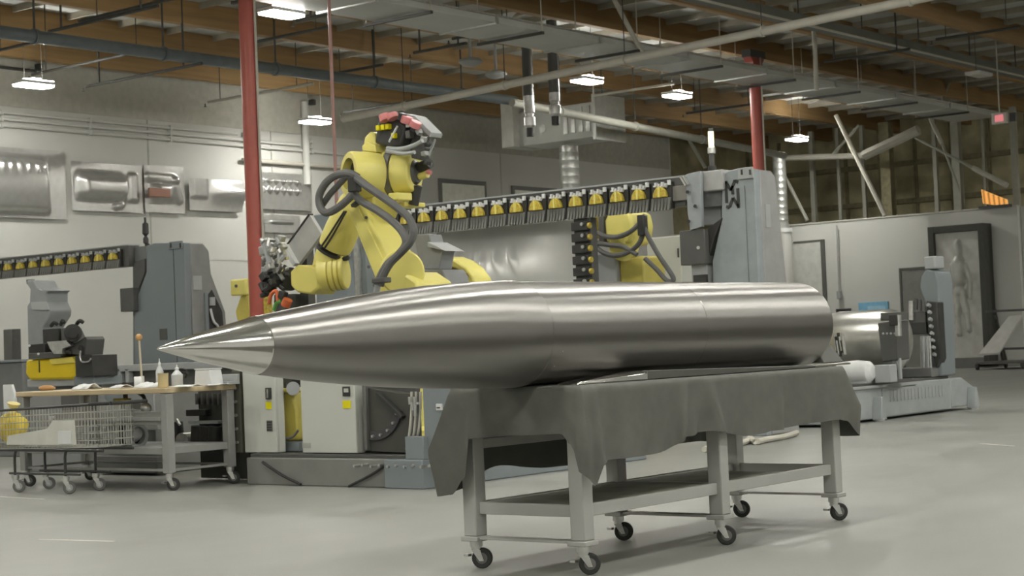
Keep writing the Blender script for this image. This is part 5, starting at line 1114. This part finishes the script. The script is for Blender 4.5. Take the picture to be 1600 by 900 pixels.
# machine cover, helmet-like reel on the lower shelf
c = Vector((10.0,12.55,.37)); t = Thing('grey_bundle','pale grey wrapped bundle with dark strap on the lower shelf of the work table','bundle',c)
t.part('bundle', MB().sphere((10.0,12.55,.47),.1,20,12,(1.2,2.6,1.0)), mat('grey_wrapped_plastic',(.46,.465,.47),.5), bevel=0); t.part('strap', MB().ring((10.0,12.40,.47),(0,1,0),.105,.128,.05,24), BLK); t.part('end_band', MB().ring((10.0,12.31,.46),(0,1,0),.08,.115,.06,24), GREYL)
t = Thing('lower_crate','white crate standing on the floor below the work table, seen behind the cart','crate',(10.2,13.2,.37)); t.part('crate_body', MB().box((10.0,13.0,.37),(10.3,13.55,.62)), mat('pale_crate',(.46,.47,.47),.5), bevel=.01); t.part('crate_rim', MB().box((9.98,12.98,.60),(10.32,13.57,.64)), PAPER, bevel=.005)
p = U(193,626,9.9); t = Thing('yellow_tool_tray','white tray with a yellow tool hanging under the bench top','tray',(9.95,p.y,.74)); t.part('tray', MB().box(*UB((150,632),(186,642),9.95,10.2)), PAPER, bevel=.006); t.part('yellow_tool', MB().box(*UB((176,623),(196,633),9.93,10.0)), YELD, bevel=.008); t.part('hanger', MB().box((10.0,p.y+.1,.74),(10.03,p.y+.13,.833)), GREYD)
p = U(228,638,9.95); t = Thing('metal_ball_fitting','round metallic fitting hanging under the bench top near the front leg','fitting',(9.95,p.y,p.z)); t.part('ball', MB().sphere((9.95,p.y,p.z),.05,16,10), ALU); t.part('hose', MB().tube([(9.95,p.y,p.z+.03),(9.98,p.y+.06,p.z+.1),(9.98,p.y+.12,.833)],.018,8,4), BLK)
# shopping cart ------------------------------------------------------
t = Thing('shopping_cart','wire shopping cart with clear panel and dark frame, in front of the work table','shopping cart',(9.45,12.7,0))
K0, K1, J0, J1 = 9.28, 9.66, 11.95, 13.45     # u range, v range
wire = mat('pale_cart_wire',(.42,.42,.38),.4,.4); frm = mat('black_cart_frame',(.03,.03,.028),.45)
zt, zb = .765, .405
def wallgrid(a, b, zt0, zt1, zb0, zb1, n, rows):
    mb = MB(); a = Vector(a); b = Vector(b)
    for k in range(n+1):
        f = k/n; p = a.lerp(b,f); mb.cyl((p.x,p.y,zb0+(zb1-zb0)*f),(p.x,p.y,zt0+(zt1-zt0)*f),.0035,seg=4,caps=False)
    for r in range(rows+1):
        f = r/rows; mb.cyl((a.x,a.y,zb0+(zt0-zb0)*f),(b.x,b.y,zb1+(zt1-zb1)*f),.004,seg=4,caps=False)
    return mb
t.part('basket_side', wallgrid((K0,J0,0),(K0,J1,0),zt,zt-.045,zb,zb-.02,34,6), wire, stuff=True); t.part('basket_side', wallgrid((K1,J0,0),(K1,J1,0),zt,zt-.045,zb,zb-.02,34,6), wire, stuff=True)
t.part('basket_end', wallgrid((K0,J0,0),(K1,J0,0),zt,zt,zb,zb,14,6), wire, stuff=True); t.part('basket_end', wallgrid((K0,J1,0),(K1,J1,0),zt-.045,zt-.045,zb-.02,zb-.02,14,6), wire, stuff=True)
fl_ = MB()
for k in range(22): v0 = J0+(J1-J0)*k/21; fl_.cyl((K0,v0,zb),(K1,v0,zb),.004,seg=4,caps=False)
t.part('basket_floor', fl_, wire, stuff=True)
t.part('rim', MB().tube([(K0,J1,zt-.04),(K0,J0,zt+.005),(K1,J0,zt+.005),(K1,J1,zt-.04),(K0,J1,zt-.04)],.012,8,0), frm)
t.part('handle', MB().cyl((K0,J0-.18,zt+.01),(K0,J0+.1,zt+.005),.016,seg=10), BLKR); t.part('handle', MB().cyl((K1,J0-.18,zt+.01),(K1,J0+.1,zt+.005),.016,seg=10), BLKR); t.part('handle_bar', MB().cyl((K0,J0-.18,zt+.01),(K1,J0-.18,zt+.01),.017,seg=10), BLKR)
for uu in (K0+.03,K1-.03):
    t.part('chassis_rail', MB().tube([(uu,J0-.02,zb-.03),(uu,J1,zb-.03)],.012,8,0), frm); t.part('lower_rail', MB().tube([(uu,J0+.3,.17),(uu,J1-.2,.17)],.010,8,0), frm)
    for v0 in (J0+.50,J1-.28): t.part('chassis_leg', MB().tube([(uu,v0-.03,zb-.03),(uu,v0,zb-.08),(uu,v0,.14)],.012,8,3), frm)
    for v0 in (J0+.50,J1-.28): caster(t, uu, v0, .155, .055, -.75, light=True, wm=mat('grey_cart_tyre',(.13,.13,.12),.6), brake=False)
t.part('clear_panel', MB().prism([(K0-.012,J0+.28,zb+.02),(K0-.012,J0+.30,zt-.13),(K0-.012,J0+.60,zt-.13),(K0-.012,J0+.68,zt-.20),(K0-.012,J1-.25,zt-.26),(K0-.012,J1-.22,zb+.02)],(.006,0,0)), mat('smoky_clear_plastic',(.60,.60,.53),.35), bevel=.002)
t.part('white_card', MB().box((K0-.02,J0+.34,zb+.03),(K0-.013,J0+.52,zb+.14)), PAPER)
c=Vector((K0+.12,J1-.14,zb+.006)); t = Thing('yellow_bag','crumpled yellow plastic bag at the left end of the shopping cart','bag',c)
bag = MB(); bag.sphere((c.x,c.y,c.z+.15),.15,24,16,(.6,1.35,.95))
for i,p in enumerate(bag.v): bag.v[i] = Vector((p.x,p.y,p.z))+Vector((math.sin(p.z*40+p.y*25),math.sin(p.x*35+p.z*20),0))*.012
t.part('bag', bag, mat('yellow_bag_plastic',(.72,.55,.05),.35,var=.15)); t.part('bag_neck', MB().lathe((c.x,c.y,c.z+.29),(0,-.3,1),[(0,.04),(.03,.025),(.07,.05),(.09,.06)],12), mat('pale_yellow_plastic',(.74,.64,.25),.35))
# ================================================================== right: tank, hopper machine, column on their bed
BU = 19.0
t = Thing('machine_bed','long pale blue grey machine bed on feet at the right, behind the table corner','machine bed',(20.5,10.5,0))
a = G(1340,661,0); b = G(1470,643,0); bv = a.y-.06
bt = .44
bluegrey = mat('pale_blue_grey_bed',(.34,.365,.36),.5)
t.part('bed_body', MB().box((a.x-.9,bv,.03),(b.x,bv+1.3,bt)), bluegrey, bevel=.015); t.part('bed_top', MB().box((a.x-.9,bv+.05,bt),(a.x+2.6,bv+1.3,bt+.03)), GREYD)
t.part('bed_panel', MB().box((a.x+.55,bv-.012,.05),(b.x-.1,bv,bt-.05)), mat('ribbed_bed_panel',(.32,.34,.335),.5))
for k in range(16): t.part('panel_rib', MB().box((a.x+.75+.1*k,bv-.02,.22),(a.x+.78+.1*k,bv-.012,.36)), GREYL)
t.part('end_housing', MB().prism([(b.x,bv,.05),(b.x+.72,bv,.05),(b.x+.72,bv,.3),(b.x+.35,bv,bt),(b.x,bv,bt)],(0,.6,0)), bluegrey, bevel=.015)
for x in (a.x+.35,b.x+.55): 
    t.part('foot_pad', MB().cyl((x,bv-.06,0),(x,bv-.06,.04),.07,seg=14), ALU); t.part('foot_bracket', MB().prism([(x-.08,bv,.02),(x+.08,bv,.02),(x+.02,bv,.3),(x-.02,bv,.3)],(0,-.12,0)), bluegrey, bevel=.006)
t.part('edge_lip', MB().box((a.x-.9,bv-.03,bt-.03),(a.x+1.5,bv,bt)), GREYL)
# tank
tu = a.x+.6; 
pl_ = U(1308,528,tu); ctr = U(1345,530,20.3)
TU_, TZ, R_ = 20.6, .985, .40
t = Thing('silver_tank','shiny silver horizontal tank just right of the rocket tail','tank',(TU_,10.85,bt+.03))
ty = U(1302,530,TU_).y+.12
t.part('shell', MB().lathe((TU_,ty,TZ),(0,-1,0),[(0,.05),(.03,.22),(.08,.33),(.16,.385),(.25,R_),(.95,R_),(1.03,.385),(1.10,.33),(1.14,.2),(1.15,.04)],56), mat('satin_steel_tank',(.70,.70,.66),.30,.9), ang=70)
for k in (.3,.85): t.part('saddle', MB().box((TU_-.2,ty-k-.04,bt+.03),(TU_+.2,ty-k+.04,TZ-.33)), GREYL, bevel=.01)
for k in range(7): t.part('valve_fitting', MB().cyl(U(1303+2.2*k,520+6*(k%3),19.7),U(1307+2.2*k,548+3*(k%4),19.7),.02,seg=8), BLK if k%2 else ALU)
t.part('valve_plate', MB().prism([U(x,y,19.68) for x,y in ((1283,560),(1300,548),(1310,570),(1285,572))],(.05,0,0)), GREYD, bevel=.006); t.part('valve_bracket', MB().box((19.68,U(1308,560,19.7).y,bt+.03),(19.78,U(1300,560,19.7).y,U(1300,560,19.7).z)), GREYD)
# white motor cover and electrical box on the bed
c=U(1340,602,19.6); t = Thing('motor_cover','white rounded motor cover with dark port sitting on the machine bed','motor',(19.6,c.y,bt+.03)); t.part('cover', MB().lathe((19.55,c.y+.25,bt+.17),(0,-1,0),[(0,.08),(.04,.13),(.3,.15),(.45,.13),(.5,.08)],24), PAPER); t.part('port', MB().cyl((19.40,c.y+.1,bt+.14),(19.36,c.y+.1,bt+.13),.045,seg=14), BLK); t.part('cradle', MB().box((19.45,c.y-.2,bt+.03),(19.65,c.y+.2,bt+.06)), GREYL)
a_=U(1367,592,19.6); b_=U(1392,610,19.6); t = Thing('electrical_box','pale grey electrical box on the machine bed, red button at its left','box',(19.7,(a_.y+b_.y)/2,bt+.03)); t.part('box', MB().box((19.6,b_.y,bt+.032),(19.8,a_.y,bt+.25)), GREYL, bevel=.01); t.part('red_button', MB().cyl((19.59,a_.y+.05,bt+.2),(19.56,a_.y+.05,bt+.2),.025,seg=10), mat('red_button',(.5,.06,.06),.4)); t.part('button_post', MB().box((19.59,a_.y+.02,bt+.032),(19.64,a_.y+.08,bt+.24)), GREYD)
# hopper
HU = 19.95
t = Thing('dark_hopper','dark grey tapered hopper on two legs in front of the silver tank','hopper',(HU,U(1395,580,HU).y,bt+.03))
hp = [U(x,y,HU) for x,y in ((1371,505),(1400,501),(1402,562),(1378,566))]
t.part('hopper_body', MB().prism(hp,(.35,0,0)), mat('dark_hopper_grey',(.085,.085,.08),.45), bevel=.01); t.part('hopper_lid', MB().box(*UB((1375,489),(1405,500),HU+.02,HU+.28)), GREYD, bevel=.008)
t.part('valve_stack', MB().cyl(U(1403,492,HU-.05),U(1404,525,HU-.05),.04,seg=10), ALU); t.part('valve_head', MB().cbox(U(1398,500,HU-.05),(.1,.12,.14)), BLK, bevel=.01)
for k in range(4): t.part('rivet', MB().cyl(U(1380+6*k,521,HU-.012),U(1380+6*k,521,HU),.015,seg=8), GREYL)
for x in (1393,1401): t.part('leg', MB().box((HU+.05,U(x+2,560,HU).y,bt+.035),(HU+.1,U(x-1.5,560,HU).y,U(x,560,HU).z)), GREYL, bevel=.004)
t.part('leg_foot', MB().box((HU-.1,U(1408,590,HU).y,bt+.032),(HU+.3,U(1388,590,HU).y,bt+.06)), GREYD)
# spindle column
SU = 21.4
t = Thing('spindle_column','blue grey spindle column with black tooling and silver pistons, left of the display frame','machine column',(SU+.2,U(1455,560,SU).y,0))
cp = [U(x,y,SU+.1) for x,y in ((1444,470),(1437,448),(1439,432),(1447,420),(1462,424),(1466,440),(1472,600),(1456,600))]; cp[-1].z = bt+.04; cp[-2].z = bt+.04
t.part('column', MB().prism(cp,(.45,0,0)), GREY, bevel=.02); t.part('column_cap', MB().box(*UB((1443,401),(1461,420),SU+.1,SU+.4)), GREYL, bevel=.02)
t.part('tool_carriage', MB().prism([U(x,y,SU) for x,y in ((1447,470),(1464,472),(1469,560),(1462,575),(1450,520))],(.2,0,0)), BLK, bevel=.01)
t.part('cross_arm', MB().box(*UB((1410,505),(1447,522),SU-.02,SU+.25)), BLK, bevel=.008); t.part('cross_block', MB().box(*UB((1416,488),(1446,506),SU,SU+.2)), GREYD, bevel=.01)
for k,(x,y0,y1) in enumerate(((1424,470,500),(1431,466,484),(1437,468,486),(1443,470,486))): t.part('piston', MB().cyl(U(x,y1,SU-.03),U(x,y0,SU-.03),.035 if k==0 else .025,seg=10), ALU if k==0 else GREYD)
for k in range(8): t.part('clamp_pin', MB().cyl(U(1450+k*1.2,476+11*k,SU-.04),U(1451+k*1.2,478+11*k,SU-.04)+Vector((.04,0,0)),.025,seg=8), GREYL)
for k in range(5): t.part('cylinder_rod', MB().cyl(U(1440+3*k,525,SU-.04),U(1441+3.4*k,585-4*(k%2),SU-.04),.03 if k%2 else .02,seg=10), ALU if k%2==0 else GREYL)
t.part('base_block', MB().box((SU-.1,U(1462,600,SU).y,bt+.035),(SU+.4,U(1400,600,SU).y,bt+.16)), mat('grey_base_block',(.16,.16,.155),.5), bevel=.01)
t.part('base_bolt', MB().cyl(U(1433,600,SU-.14),U(1433,600,SU-.1),.05,seg=12), ALU)
# loose cables on the floor behind the table
pa = G(1150,694,.02)
single('floor_cable','pale tangled cable lying on the floor behind the rolling table','cable',MB().tube([G(x,y,.035) for x,y in ((1100,702),(1140,694),(1165,690),(1172,684),(1180,690),(1200,686),(1225,682),(1245,676))],.03,8,4),PIPEL,(pa.x,pa.y,0))
